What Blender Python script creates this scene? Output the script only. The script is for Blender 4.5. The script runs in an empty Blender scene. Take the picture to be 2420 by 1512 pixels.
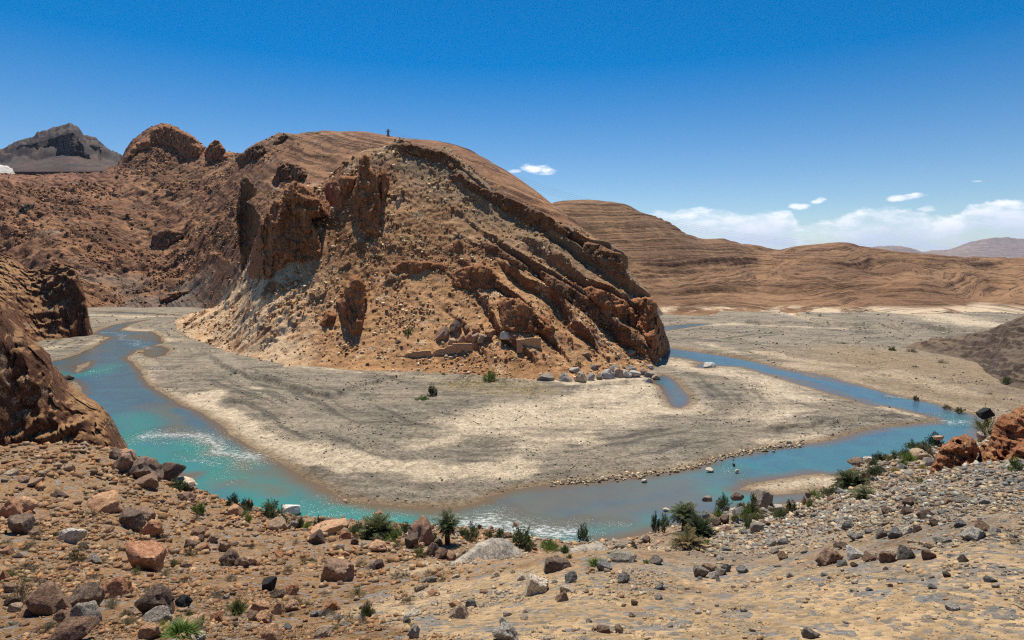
import bpy, math, random, time
import numpy as np
from mathutils import Vector
T0 = time.time()
R = math.radians
sc = bpy.context.scene
# ------------------------------------------------------------------ camera, sky, sun
F, CX, HZ, H = 1442.0, 1210.0, 620.0, 30.0      # focal length / principal point in photo units (2420 wide), eye height over the river
cd = bpy.data.cameras.new("camera"); cam = bpy.data.objects.new("camera", cd); sc.collection.objects.link(cam)
cam.location = (0, 0, H); cam.rotation_euler = (R(90), 0, 0)
cd.sensor_width = 36; cd.sensor_fit = 'HORIZONTAL'; cd.lens = F / 2420 * 36
cd.shift_y = -(756 - HZ) / 2420; cd.clip_start = .1; cd.clip_end = 60000
sc.camera = cam
SUN_EL, SUN_AZ = R(65), R(-11)                     # azimuth from +Y (view direction), positive to the right
world = bpy.data.worlds.new("World"); sc.world = world; world.use_nodes = True
wn, wl = world.node_tree.nodes, world.node_tree.links
wn.clear()
def N(nodes, t, **kw):
    n = nodes.new(t)
    for k, v in kw.items():
        if k in n.inputs and not hasattr(n, k): n.inputs[k].default_value = v
        else: setattr(n, k, v)
    return n
sky = wn.new('ShaderNodeTexSky'); sky.sky_type = 'NISHITA'; sky.sun_disc = False
sky.sun_elevation = SUN_EL; sky.sun_rotation = SUN_AZ; sky.altitude = 1400; sky.air_density = 1.0; sky.dust_density = 0.3; sky.ozone_density = 2.0
hsv = wn.new('ShaderNodeHueSaturation'); hsv.inputs['Value'].default_value = 1.38
wl.new(sky.outputs[0], hsv.inputs['Color'])
# clouds low over the right-hand hills: real directions in the sky
tc = wn.new('ShaderNodeTexCoord'); sep = wn.new('ShaderNodeSeparateXYZ'); wl.new(tc.outputs['Generated'], sep.inputs[0])
def M(nt, op, a, b=None, c=None, clamp=False):
    n = nt.nodes.new('ShaderNodeMath'); n.operation = op; n.use_clamp = clamp
    for i, v in enumerate((a, b, c)):
        if v is None: continue
        if isinstance(v, (int, float)): n.inputs[i].default_value = v
        else: nt.links.new(v, n.inputs[i])
    return n.outputs[0]
def SM(nt, v, a, b):                              # smoothstep
    n = nt.nodes.new('ShaderNodeMapRange'); n.interpolation_type = 'SMOOTHSTEP'
    nt.links.new(v, n.inputs[0]); n.inputs[1].default_value = a; n.inputs[2].default_value = b
    return n.outputs[0]
WT = world.node_tree
az = M(WT, 'DIVIDE', sep.outputs[0], sep.outputs[1]); el = M(WT, 'DIVIDE', sep.outputs[2], sep.outputs[1])
wl.new(M(WT, 'ADD', 1.25, M(WT, 'MULTIPLY', SM(WT, sep.outputs[2], .02, .5), .45)), hsv.inputs['Saturation'])
comb = wn.new('ShaderNodeCombineXYZ'); wl.new(az, comb.inputs[0]); wl.new(el, comb.inputs[1])
front = M(WT, 'GREATER_THAN', sep.outputs[1], 0.05)
def cloudnoise(sx, sy, scale, detail, seed, rough=.6):
    mp = wn.new('ShaderNodeMapping'); mp.inputs['Scale'].default_value = (sx, sy, 1); mp.inputs['Location'].default_value = (seed, seed * .7, 0)
    wl.new(comb.outputs[0], mp.inputs[0])
    n = wn.new('ShaderNodeTexNoise'); n.inputs['Scale'].default_value = scale; n.inputs['Detail'].default_value = detail; n.inputs['Roughness'].default_value = rough
    wl.new(mp.outputs[0], n.inputs[0]); return n.outputs[0]
def curve(v, pts):
    n = wn.new('ShaderNodeFloatCurve'); c = n.mapping.curves[0]
    while len(c.points) < len(pts): c.points.new(.5, .5)
    for p, (x, y) in zip(c.points, pts): p.location = (x, y)
    n.mapping.update(); wl.new(v, n.inputs[1]); return n.outputs[0]
def A_(px): return (px - CX) / F
def E_(py): return (HZ - py) / F
# cloud-bank top edge as a function of azimuth
u01 = M(WT, 'DIVIDE', M(WT, 'SUBTRACT', az, A_(1400)), (2900 - 1400) / F, clamp=True)
def top(px, py): return ((px - 1400) / 1500, (HZ - py) / 200)
edge = M(WT, 'MULTIPLY', curve(u01, [top(*p) for p in [(1400, 560), (1500, 530), (1560, 500), (1700, 498), (1860, 500), (1900, 530), (1960, 522), (2030, 495), (2150, 490), (2240, 512), (2290, 485), (2330, 472), (2440, 478), (2600, 460), (2900, 480)]]), 200 / F)
n1 = cloudnoise(1, 2.2, 16, 9, 3.1); n2 = cloudnoise(1, 2.6, 7, 7, 9.4); n3 = cloudnoise(1, 3.0, 30, 8, 1.4)
dist = M(WT, 'SUBTRACT', M(WT, 'ADD', edge, M(WT, 'MULTIPLY', M(WT, 'SUBTRACT', n1, .5), 62 / F)), el)
bank = M(WT, 'MULTIPLY', SM(WT, dist, -3 / F, 9 / F), M(WT, 'ADD', .22, M(WT, 'MULTIPLY', SM(WT, M(WT, 'ADD', n2, M(WT, 'MULTIPLY', M(WT, 'SUBTRACT', n3, .5), .5)), .36, .60), .7)))
bank = M(WT, 'MULTIPLY', bank, SM(WT, az, A_(1480), A_(1620)))
def puff(px, py, rx, ry, s=1.0, sl=0.0):
    dx = M(WT, 'DIVIDE', M(WT, 'SUBTRACT', az, A_(px)), rx / F)
    e = M(WT, 'SUBTRACT', M(WT, 'SUBTRACT', el, E_(py)), M(WT, 'MULTIPLY', M(WT, 'SUBTRACT', az, A_(px)), sl))
    dy = M(WT, 'DIVIDE', e, ry / F)
    r = M(WT, 'ADD', M(WT, 'MULTIPLY', dx, dx), M(WT, 'MULTIPLY', dy, dy))
    r = M(WT, 'ADD', r, M(WT, 'MULTIPLY', M(WT, 'SUBTRACT', n3, .5), 4.2))
    return M(WT, 'MULTIPLY', M(WT, 'SUBTRACT', 1, SM(WT, r, -.1, 1.5)), s)
cl = bank
for a in [(1272, 400, 38, 11, 1.0, -.1), (1215, 404, 16, 4, .5), (1892, 487, 24, 8, .8), (1935, 474, 17, 7, .75, .2), (2138, 466, 42, 8, .8, .12), (2310, 428, 14, 3, .3), (2190, 495, 20, 9, .5)]:
    cl = M(WT, 'MAXIMUM', cl, puff(*a))
cl = M(WT, 'MULTIPLY', M(WT, 'MULTIPLY', cl, front), SM(WT, el, -.02, .01), clamp=True)
ccol = wn.new('ShaderNodeMix'); ccol.data_type = 'RGBA'
ccol.inputs['A'].default_value = (8.6, 9.8, 12.4, 1); ccol.inputs['B'].default_value = (14.6, 14.9, 15.4, 1)
wl.new(SM(WT, M(WT, 'ADD', dist, M(WT, 'MULTIPLY', M(WT, 'SUBTRACT', n1, .5), -.10)), .055, -.01), ccol.inputs['Factor'])
mix = wn.new('ShaderNodeMix'); mix.data_type = 'RGBA'
wl.new(cl, mix.inputs['Factor']); wl.new(hsv.outputs[0], mix.inputs['A']); wl.new(ccol.outputs['Result'], mix.inputs['B'])
bg = wn.new('ShaderNodeBackground'); bg.inputs['Strength'].default_value = 0.064
wl.new(mix.outputs['Result'], bg.inputs['Color'])
wo = wn.new('ShaderNodeOutputWorld'); wl.new(bg.outputs[0], wo.inputs['Surface'])
sd_ = bpy.data.lights.new("sun", 'SUN'); sd_.energy = 5.0; sd_.angle = R(.53); sd_.color = (1, .925, .79)
sun = bpy.data.objects.new("sun", sd_); sc.collection.objects.link(sun)
to_sun = Vector((math.cos(SUN_EL) * math.sin(SUN_AZ), math.cos(SUN_EL) * math.cos(SUN_AZ), math.sin(SUN_EL)))
sun.rotation_euler = to_sun.to_track_quat('Z', 'Y').to_euler()
sc.view_settings.view_transform = 'Standard'; sc.view_settings.look = 'None'; sc.view_settings.exposure = 0.28; sc.view_settings.gamma = 1
sc.cycles.use_denoising = False; sc.cycles.filter_width = 1.2; sc.cycles.sample_clamp_indirect = 6; sc.cycles.sample_clamp_direct = 14; sc.cycles.max_bounces = 5; sc.cycles.diffuse_bounces = 3

# ------------------------------------------------------------------ numpy noise
def h3(x, y, z, s):
    h = (x.astype(np.int64) * 374761393 + y.astype(np.int64) * 668265263 + z.astype(np.int64) * 1440670441 + s * 974634777) & 0xffffffff
    h = ((h ^ (h >> 13)) * 1274126177) & 0xffffffff
    h = ((h ^ (h >> 15)) * 2246822519) & 0xffffffff
    return ((h ^ (h >> 16)) & 0xffffff) / float(0xffffff)
def vn(x, y, z=None, s=0):
    x = np.asarray(x, float); y = np.asarray(y, float)
    xi = np.floor(x); yi = np.floor(y); fx = x - xi; fy = y - yi
    fx = fx * fx * fx * (fx * (fx * 6 - 15) + 10); fy = fy * fy * fy * (fy * (fy * 6 - 15) + 10)
    if z is None:
        zi = np.zeros_like(xi)
        a = h3(xi, yi, zi, s); b = h3(xi + 1, yi, zi, s); c = h3(xi, yi + 1, zi, s); d = h3(xi + 1, yi + 1, zi, s)
        return (a + (b - a) * fx) * (1 - fy) + (c + (d - c) * fx) * fy
    z = np.asarray(z, float); zi = np.floor(z); fz = z - zi; fz = fz * fz * (3 - 2 * fz)
    r = 0
    for k, w in ((0, 1 - fz), (1, fz)):
        a = h3(xi, yi, zi + k, s); b = h3(xi + 1, yi, zi + k, s); c = h3(xi, yi + 1, zi + k, s); d = h3(xi + 1, yi + 1, zi + k, s)
        r = r + w * ((a + (b - a) * fx) * (1 - fy) + (c + (d - c) * fx) * fy)
    return r
def fbm(x, y, z=None, o=5, s=0, g=.5, ridged=False):
    r = 0; a = 1; t = 0
    for i in range(o):
        c, n = math.cos(.6 * i + .3), math.sin(.6 * i + .3)
        v = vn((x * c - y * n) * 2 ** i, (x * n + y * c) * 2 ** i, None if z is None else z * 2 ** i, s + i * 17)
        if ridged: v = 1 - abs(2 * v - 1)
        r = r + a * v; t += a; a *= g
    return r / t                                   # 0..1
def sst(v, a, b):
    t = np.clip((v - a) / (b - a), 0, 1); return t * t * (3 - 2 * t)

# ------------------------------------------------------------------ object helpers
def tag(o, label=None, cat=None, group=None, kind=None):
    if label: o['label'] = label
    if cat: o['category'] = cat
    if group: o['group'] = group
    if kind: o['kind'] = kind
    return o
def link(name, me, mats, parent=None):
    o = bpy.data.objects.new(name, me); sc.collection.objects.link(o)
    for m in (mats if isinstance(mats, (list, tuple)) else [mats]): me.materials.append(m)
    if parent: o.parent = parent
    return o
def mesh_np(name, P, quads=None, tris=None, smooth=True, attrs=None):
    me = bpy.data.meshes.new(name); me.vertices.add(len(P)); me.vertices.foreach_set('co', np.ascontiguousarray(P, dtype=np.float32).ravel())
    idx = []; st = []; n = 0
    if quads is not None and len(quads): idx.append(quads.ravel()); st.append(np.arange(len(quads)) * 4); n += len(quads) * 4
    if tris is not None and len(tris): idx.append(tris.ravel()); st.append(n + np.arange(len(tris)) * 3)
    idx = np.concatenate(idx).astype(np.int32); st = np.concatenate(st).astype(np.int32)
    me.loops.add(len(idx)); me.loops.foreach_set('vertex_index', idx)
    me.polygons.add(len(st)); me.polygons.foreach_set('loop_start', st)
    if smooth: me.polygons.foreach_set('use_smooth', np.ones(len(st), bool))
    for k, v in (attrs or {}).items():
        if v.ndim == 1:
            a = me.attributes.new(k, 'FLOAT', 'POINT'); a.data.foreach_set('value', v.astype(np.float32))
        else:
            a = me.attributes.new(k, 'FLOAT_COLOR', 'POINT'); a.data.foreach_set('color', np.c_[v, np.ones(len(v))].astype(np.float32).ravel())
    me.update(calc_edges=True); me.validate(); return me
def gridquads(nr, nc):
    i = np.arange(nr * nc).reshape(nr, nc)
    return np.stack([i[:-1, :-1], i[:-1, 1:], i[1:, 1:], i[1:, :-1]], -1).reshape(-1, 4)
def grid_mesh(name, X, Y, Z, keep=None, attrs=None):
    nr, nc = X.shape; q = gridquads(nr, nc)
    P = np.c_[X.ravel(), Y.ravel(), Z.ravel()]
    if keep is not None:
        k = keep.ravel(); q = q[k[q].all(1)]
        used = np.zeros(len(P), bool); used[q.ravel()] = True; m = np.cumsum(used) - 1
        P = P[used]; q = m[q]; attrs = {a: v[used] for a, v in (attrs or {}).items()}
    return mesh_np(name, P, q, attrs=attrs)

# ------------------------------------------------------------------ materials
class NT:
    def __init__(s, name):
        s.m = bpy.data.materials.new(name); s.m.use_nodes = True; s.nt = s.m.node_tree; s.n = s.nt.nodes; s.l = s.nt.links
        s.b = s.n['Principled BSDF']; s.b.inputs['Specular IOR Level'].default_value = .25
        s.geo = s.n.new('ShaderNodeNewGeometry'); s.tc = None
        s.pos = s.geo.outputs['Position']
    def obj(s):
        s.tc = s.n.new('ShaderNodeTexCoord'); s.pos = s.tc.outputs['Object']; return s
    def map(s, scale=(1, 1, 1), rot=(0, 0, 0), loc=(0, 0, 0), src=None):
        m = s.n.new('ShaderNodeMapping'); s.l.new(src or s.pos, m.inputs[0])
        m.inputs['Scale'].default_value = scale; m.inputs['Rotation'].default_value = rot; m.inputs['Location'].default_value = loc
        return m.outputs[0]
    def noise(s, scale, detail=6, rough=.6, vec=None, dist=0):
        t = s.n.new('ShaderNodeTexNoise'); t.inputs['Scale'].default_value = scale; t.inputs['Detail'].default_value = detail
        t.inputs['Roughness'].default_value = rough; t.inputs['Distortion'].default_value = dist; s.l.new(vec or s.pos, t.inputs[0]); return t.outputs[0]
    def voro(s, scale, vec=None, feature='F1', out=0):
        t = s.n.new('ShaderNodeTexVoronoi'); t.feature = feature; t.inputs['Scale'].default_value = scale; s.l.new(vec or s.pos, t.inputs[0]); return t.outputs[out]
    def math(s, op, a, b=None, c=None, clamp=False): return M(s.nt, op, a, b, c, clamp)
    def ss(s, v, a, b): return SM(s.nt, v, a, b)
    def attr(s, name, col=False):
        a = s.n.new('ShaderNodeAttribute'); a.attribute_name = name; return a.outputs['Color' if col else 'Fac']
    def mix(s, f, a, b, mode='MIX'):
        m = s.n.new('ShaderNodeMix'); m.data_type = 'RGBA'; m.blend_type = mode
        for k, v in (('Factor', f), ('A', a), ('B', b)):
            i = m.inputs[k] if k == 'Factor' else [q for q in m.inputs if q.name == k and q.type == 'RGBA'][0]
            if isinstance(v, (int, float)): i.default_value = v
            elif isinstance(v, tuple): i.default_value = (*v, 1)
            else: s.l.new(v, i)
        return [q for q in m.outputs if q.type == 'RGBA'][0]
    def gray(s, v):
        c = s.n.new('ShaderNodeCombineColor')
        for i in range(3): s.l.new(v, c.inputs[i])
        return c.outputs[0]
    def bump(s, hgt, dist, strength=1.0, prev=None):
        b = s.n.new('ShaderNodeBump'); b.inputs['Distance'].default_value = dist; b.inputs['Strength'].default_value = strength
        s.l.new(hgt, b.inputs['Height'])
        if prev is not None: s.l.new(prev, b.inputs['Normal'])
        return b.outputs[0]
    def done(s, col, nrm=None, rough=.9):
        if isinstance(col, tuple): s.b.inputs['Base Color'].default_value = (*col, 1)
        else: s.l.new(col, s.b.inputs['Base Color'])
        if nrm is not None: s.l.new(nrm, s.b.inputs['Normal'])
        if isinstance(rough, (int, float)): s.b.inputs['Roughness'].default_value = rough
        else: s.l.new(rough, s.b.inputs['Roughness'])
        return s.m

def ground_mat(name, c1, c2, rock1, rock2, s_big, s_mid, s_fine, bump_d, steep=(.80, .62), strata=None, speck=(1.35, .55), light=None):
    """soil/talus c1..c2 where gentle, rock1..rock2 where steep; fine speckle of stones; optional bedding bands"""
    t = NT(name)
    big = t.noise(s_big, 5); mid = t.noise(s_mid, 8, .65); fine = t.noise(s_fine, 4, .75)
    soil = t.mix(t.ss(t.math('ADD', big, t.math('MULTIPLY', t.math('SUBTRACT', mid, .5), .8)), .38, .62), c1, c2)
    rock = t.mix(t.ss(mid, .38, .64), rock1, rock2)
    nz = t.n.new('ShaderNodeSeparateXYZ'); t.l.new(t.geo.outputs['Normal'], nz.inputs[0])
    f = t.ss(t.math('ADD', nz.outputs[2], t.math('MULTIPLY', t.math('SUBTRACT', mid, .5), .5)), steep[0], steep[1])
    col = t.mix(f, soil, rock)
    hgt = t.math('ADD', t.math('MULTIPLY', mid, 1.0), t.math('MULTIPLY', fine, .35))
    if light:
        col = t.mix(t.math('MULTIPLY', t.ss(t.noise(light[1], 6, .7), .56, .66), t.ss(fine, .45, .6)), col, light[0])
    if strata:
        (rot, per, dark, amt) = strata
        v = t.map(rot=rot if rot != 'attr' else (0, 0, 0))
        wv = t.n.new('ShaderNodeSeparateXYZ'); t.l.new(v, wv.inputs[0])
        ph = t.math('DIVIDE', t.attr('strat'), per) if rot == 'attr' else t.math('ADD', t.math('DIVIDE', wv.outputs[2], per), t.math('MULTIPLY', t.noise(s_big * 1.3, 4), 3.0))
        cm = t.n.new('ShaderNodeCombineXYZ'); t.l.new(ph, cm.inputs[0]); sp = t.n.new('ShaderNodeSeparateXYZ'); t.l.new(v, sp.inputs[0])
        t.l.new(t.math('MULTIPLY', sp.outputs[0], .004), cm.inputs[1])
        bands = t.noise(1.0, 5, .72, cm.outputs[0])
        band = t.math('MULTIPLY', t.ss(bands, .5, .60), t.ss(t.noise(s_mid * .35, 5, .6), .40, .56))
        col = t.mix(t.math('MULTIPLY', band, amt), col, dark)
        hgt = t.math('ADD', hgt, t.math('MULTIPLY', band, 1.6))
    vor = t.voro(s_fine * .6, out=1)                 # per-stone tint
    vs = t.n.new('ShaderNodeSeparateColor'); t.l.new(vor, vs.inputs[0])
    v2 = t.n.new('ShaderNodeSeparateColor'); t.l.new(t.voro(s_fine * .22, out=1), v2.inputs[0])
    k = t.math('ADD', speck[1] - .1, t.math('MULTIPLY', t.math('ADD', t.math('MULTIPLY', vs.outputs[0], .45), t.math('ADD', t.math('MULTIPLY', v2.outputs[1], .3), t.math('MULTIPLY', fine, .75))), speck[0] - speck[1]))
    col = t.mix(1.0, col, t.gray(k), 'MULTIPLY')
    return t, col, hgt, bump_d
def finish(g, rough=.92):
    t, col, hgt, d = g
    return t.done(col, t.bump(hgt, d), rough)

# ------------------------------------------------------------------ terrain layers fitted through surveyed points
class Layer:
    """height field given by thin-plate fit of the sight-line slope over (bearing, log distance)"""
    def __init__(s, pts, smooth=1e-4, kx=600., ky=1.0, pxr=(-80, 2500)):
        P = np.array(pts, float); s.kx, s.ky, s.pxr = kx, ky, pxr
        s.q = np.c_[P[:, 0] / kx, np.log(P[:, 2]) * ky]; n = len(P)
        K = s._k(s.q, s.q) + np.eye(n) * smooth
        A = np.zeros((n + 3, n + 3)); A[:n, :n] = K; A[:n, n] = 1; A[:n, n + 1:] = s.q; A[n:, :n] = A[:n, n:].T
        s.w = np.linalg.solve(A, np.r_[P[:, 1], 0, 0, 0])
    def _k(s, a, b):
        r2 = ((a[:, None, :] - b[None]) ** 2).sum(-1); return np.where(r2 > 0, .5 * r2 * np.log(r2 + 1e-30), 0)
    def py(s, px, Y):
        px = np.clip(np.asarray(px, float), *s.pxr); sh = np.broadcast(px, Y).shape
        q = np.c_[np.broadcast_to(px, sh).ravel() / s.kx, np.log(np.broadcast_to(Y, sh).ravel()) * s.ky]
        out = np.empty(len(q))
        for i in range(0, len(q), 40000):
            c = q[i:i + 40000]; out[i:i + 40000] = s._k(c, s.q) @ s.w[:-3] + s.w[-3] + c @ s.w[-2:]
        return out.reshape(sh)
    def z(s, px, Y): return H - (s.py(px, Y) - HZ) / F * Y
def W(px, py, Y): return np.array([(px - CX) / F * Y, Y, H - (py - HZ) / F * Y])
def Yg(py, z=0.): return (H - z) * F / (py - HZ)
Z0 = {'a': (0, 1000), 'b': (0, 1160), 'c': (560, 1160), 'd': (1100, 1160), 'e': (1500, 1100), 'g': (1860, 1160), 'h': (1860, 950), 'i': (1500, 600),
      'j': (0, 640), 'k': (560, 640), 'l': (1100, 640), 'm': (1860, 750), 'n': (0, 250), 'o': (560, 280), 'p': (1100, 280), 'q': (1860, 400)}
def D(key, *uv):                                    # survey sheet coordinates -> photo units
    x0, y0 = Z0[key]; return [(x0 * .9758 + u * .2517, y0 * .9758 + v * .2517) for u, v in uv]

# ---- river bed + gravel bars
def seg_dist(x, y, poly, closed=True):
    """distance to polyline, inside test, side"""
    P = np.array(poly, float); Q = np.roll(P, -1, 0) if closed else P[1:]
    if not closed: P = P[:-1]
    shp = x.shape; x = x.ravel(); y = y.ravel()
    best = np.full(len(x), 1e18); inside = np.zeros(len(x), bool); side = np.zeros(len(x)); tpar = np.zeros(len(x))
    for k, ((ax, ay), (bx, by)) in enumerate(zip(P, Q)):
        dx, dy = bx - ax, by - ay; L = dx * dx + dy * dy + 1e-12
        t = np.clip(((x - ax) * dx + (y - ay) * dy) / L, 0, 1)
        ex = x - ax - t * dx; ey = y - ay - t * dy; d = ex * ex + ey * ey
        m = d < best; best = np.where(m, d, best); side = np.where(m, np.sign(dx * (y - ay) - dy * (x - ax)), side); tpar = np.where(m, (k + t) / len(P), tpar)
        if closed:
            c = (ay > y) != (by > y)
            with np.errstate(all='ignore'): xi = (bx - ax) * (y - ay) / (by - ay + 1e-30) + ax
            inside ^= c & (x < xi)
    return np.sqrt(best).reshape(shp), inside.reshape(shp), side.reshape(shp), tpar.reshape(shp)
def gp(pts, z=0.):                                  # photo points -> plan points on the flat
    return [((px - CX) / F * Yg(py, z), Yg(py, z)) for px, py in pts]
main_w = (D('j', (880, 655), (1000, 672), (1045, 685), (1000, 720), (900, 780), (740, 850), (560, 900), (490, 915), (300, 930), (250, 1000), (400, 1110), (600, 1115), (720, 1082), (785, 1115), (830, 1215), (700, 1215), (600, 1400), (700, 1500))
          + D('a', (1000, 300), (1100, 420), (1500, 560), (1720, 580), (1840, 570), (1700, 640), (1600, 700)) + [(430, 1290), (470, 1330), (1000, 1330), (1400, 1330)]
          + D('d', (1400, 592), (1600, 560), (1860, 500)) + D('e', (300, 745), (500, 700), (780, 640), (880, 600), (1060, 560), (1220, 500), (1400, 480), (1500, 472), (1700, 440), (1850, 430), (1900, 400), (1890, 350), (1700, 370), (1450, 387), (1300, 352), (1070, 335), (1200, 280), (1450, 230), (1700, 190), (1890, 170), (2050, 190))
          + D('h', (640, 760), (740, 760), (1000, 760), (1220, 700), (1500, 640), (1700, 520), (1900, 420), (1940, 340), (1960, 240), (1860, 200), (1750, 190), (1640, 150), (1600, 125), (1400, 80), (1170, 30), (1060, 0))
          + D('m', (900, 730), (700, 680), (600, 650), (400, 600), (200, 575), (0, 540)) + D('i', (2200, 1300), (2000, 1240), (1800, 1190), (1600, 1160), (1400, 1110), (1200, 1060), (1000, 1020), (800, 990), (600, 960), (400, 930), (300, 930), (300, 1020), (500, 1022), (600, 1030), (950, 1105), (1150, 1112), (1400, 1180), (1600, 1220), (1800, 1270), (2100, 1380), (2404, 1480))
          + D('m', (100, 630), (300, 680), (500, 720), (680, 780)) + D('h', (850, 60), (1000, 100), (1250, 150), (1450, 200), (1630, 245), (1620, 290), (1480, 300), (1200, 330), (900, 380), (700, 450), (500, 490), (200, 510), (0, 540))
          + D('e', (1200, 10), (980, 40), (740, 130), (500, 170), (300, 200), (0, 240)) + D('d', (1300, 30), (1000, 55), (740, 80), (560, 110), (350, 165), (200, 230), (0, 265))
          + D('c', (1850, 280), (1600, 260), (1280, 230), (1030, 190), (950, 130), (850, 80), (680, 0)) + D('a', (2250, 290), (2100, 200), (2000, 100), (1850, 10))
          + D('j', (1650, 1320), (1500, 1230), (1400, 1160), (1320, 1080), (1280, 1000), (1220, 920), (1150, 890), (1200, 850), (1270, 805), (1360, 797), (1400, 770), (1500, 740), (1485, 680), (1400, 632), (1250, 632), (1100, 622), (1180, 575), (1300, 537), (1420, 520), (1300, 530), (1200, 545), (1080, 570), (960, 612)))
waters = [main_w, D('j', (1362, 800), (1400, 775), (1500, 770), (1560, 800), (1525, 855), (1450, 870), (1380, 855)),
          D('i', (340, 1270), (360, 1215), (420, 1200), (500, 1250), (560, 1335), (610, 1400), (620, 1450), (560, 1500), (520, 1480), (470, 1400), (400, 1290)),
          D('i', (430, 735), (600, 722), (720, 712), (850, 714), (720, 735), (600, 752), (430, 778), (200, 800), (200, 740)),
          [(a, b) for a, b in D('i', (760, 1118), (800, 1090), (830, 1105), (790, 1125))],
          D('j', (1400, 455), (1700, 480), (1300, 462), (900, 446), (860, 440), (1000, 440))]
islands = [D('j', (660, 1000), (700, 950), (800, 920), (885, 898), (860, 950), (750, 1020), (690, 1024))]
waters = [gp(w) for w in waters]; islands = [gp(w) for w in islands]
def water_sd(x, y):
    sd = np.full(x.shape, 1e9)
    for w in waters:
        d, ins, _, _ = seg_dist(x, y, w); sd = np.minimum(sd, np.where(ins, -d, d))
    for w in islands:
        d, ins, _, _ = seg_dist(x, y, w); sd = np.where(ins, d, np.where(sd < 0, np.maximum(sd, -d), sd))
    return sd
# cut banks on the bars: (polyline, height, reach of the step behind); the high side is to the left of travel
scarps = [(D('j', (1900, 855), (1970, 890), (2050, 950), (2150, 1010), (2280, 1070), (2404, 1110)) + D('k', (100, 1050), (250, 1110), (420, 1140), (560, 1180), (700, 1230), (850, 1270), (1000, 1280)), 1.3, 25, 1),
          (D('k', (1200, 1395), (1350, 1390), (1700, 1350), (2000, 1325), (2300, 1315)), .35, 14, 1),
          (D('i', (470, 932), (700, 965), (1000, 1020), (1250, 1065)), .5, 16, 1),
          (D('i', (900, 830), (1200, 880), (1500, 900), (1900, 930), (2250, 985)), .35, 18, 1),
          (D('i', (2100, 1062), (2250, 1095), (2400, 1115)), .5, 8, 1),
          (D('m', (900, 615), (1250, 660), (1600, 735)), .6, 20, 1),
          (D('h', (0, 385), (250, 350), (400, 335), (520, 325), (700, 300), (900, 275)), .55, 30, 1),
          (D('i', (1050, 712), (1400, 716), (1700, 728), (2000, 742)) + D('m', (500, 150), (900, 160), (1300, 180), (1700, 205), (2100, 215), (2600, 250)), 1.3, 260, 1)]
scarps = [(gp(p), a, b, c) for p, a, b, c in scarps]
def bed_relief(x, y, sd):
    z = .45 * (1 - np.exp(-np.maximum(sd, 0) / 5)) + (fbm(x / 14, y / 14, o=4, s=3) - .5) * .5 * sst(sd, 0, 8) + (fbm(x / 2.2, y / 2.2, o=4, s=5) - .5) * .14 * sst(sd, 0, 2)
    for p, hh, reach, sg in scarps:
        d, _, side, t = seg_dist(x + (fbm(x / 3, y / 3, o=3, s=9) - .5) * (2.2 if reach < 100 else 0), y + (fbm(x / (4 if reach < 100 else 16), y / 4, o=3, s=19) - .5) * 3, p, closed=False)
        e = sst(t, 0, .08) * (1 - sst(t, .93, 1)) if reach < 100 else sst(t, 0, .05)
        z = z + hh * e * sst(d * side * sg, -.35, .35) * np.exp(-np.maximum(d, 0) / reach) * sst(sd, 0, 1.5)
    z = np.where(sd < 0, np.maximum(sd * .18, -1.4), z)
    return z

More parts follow.
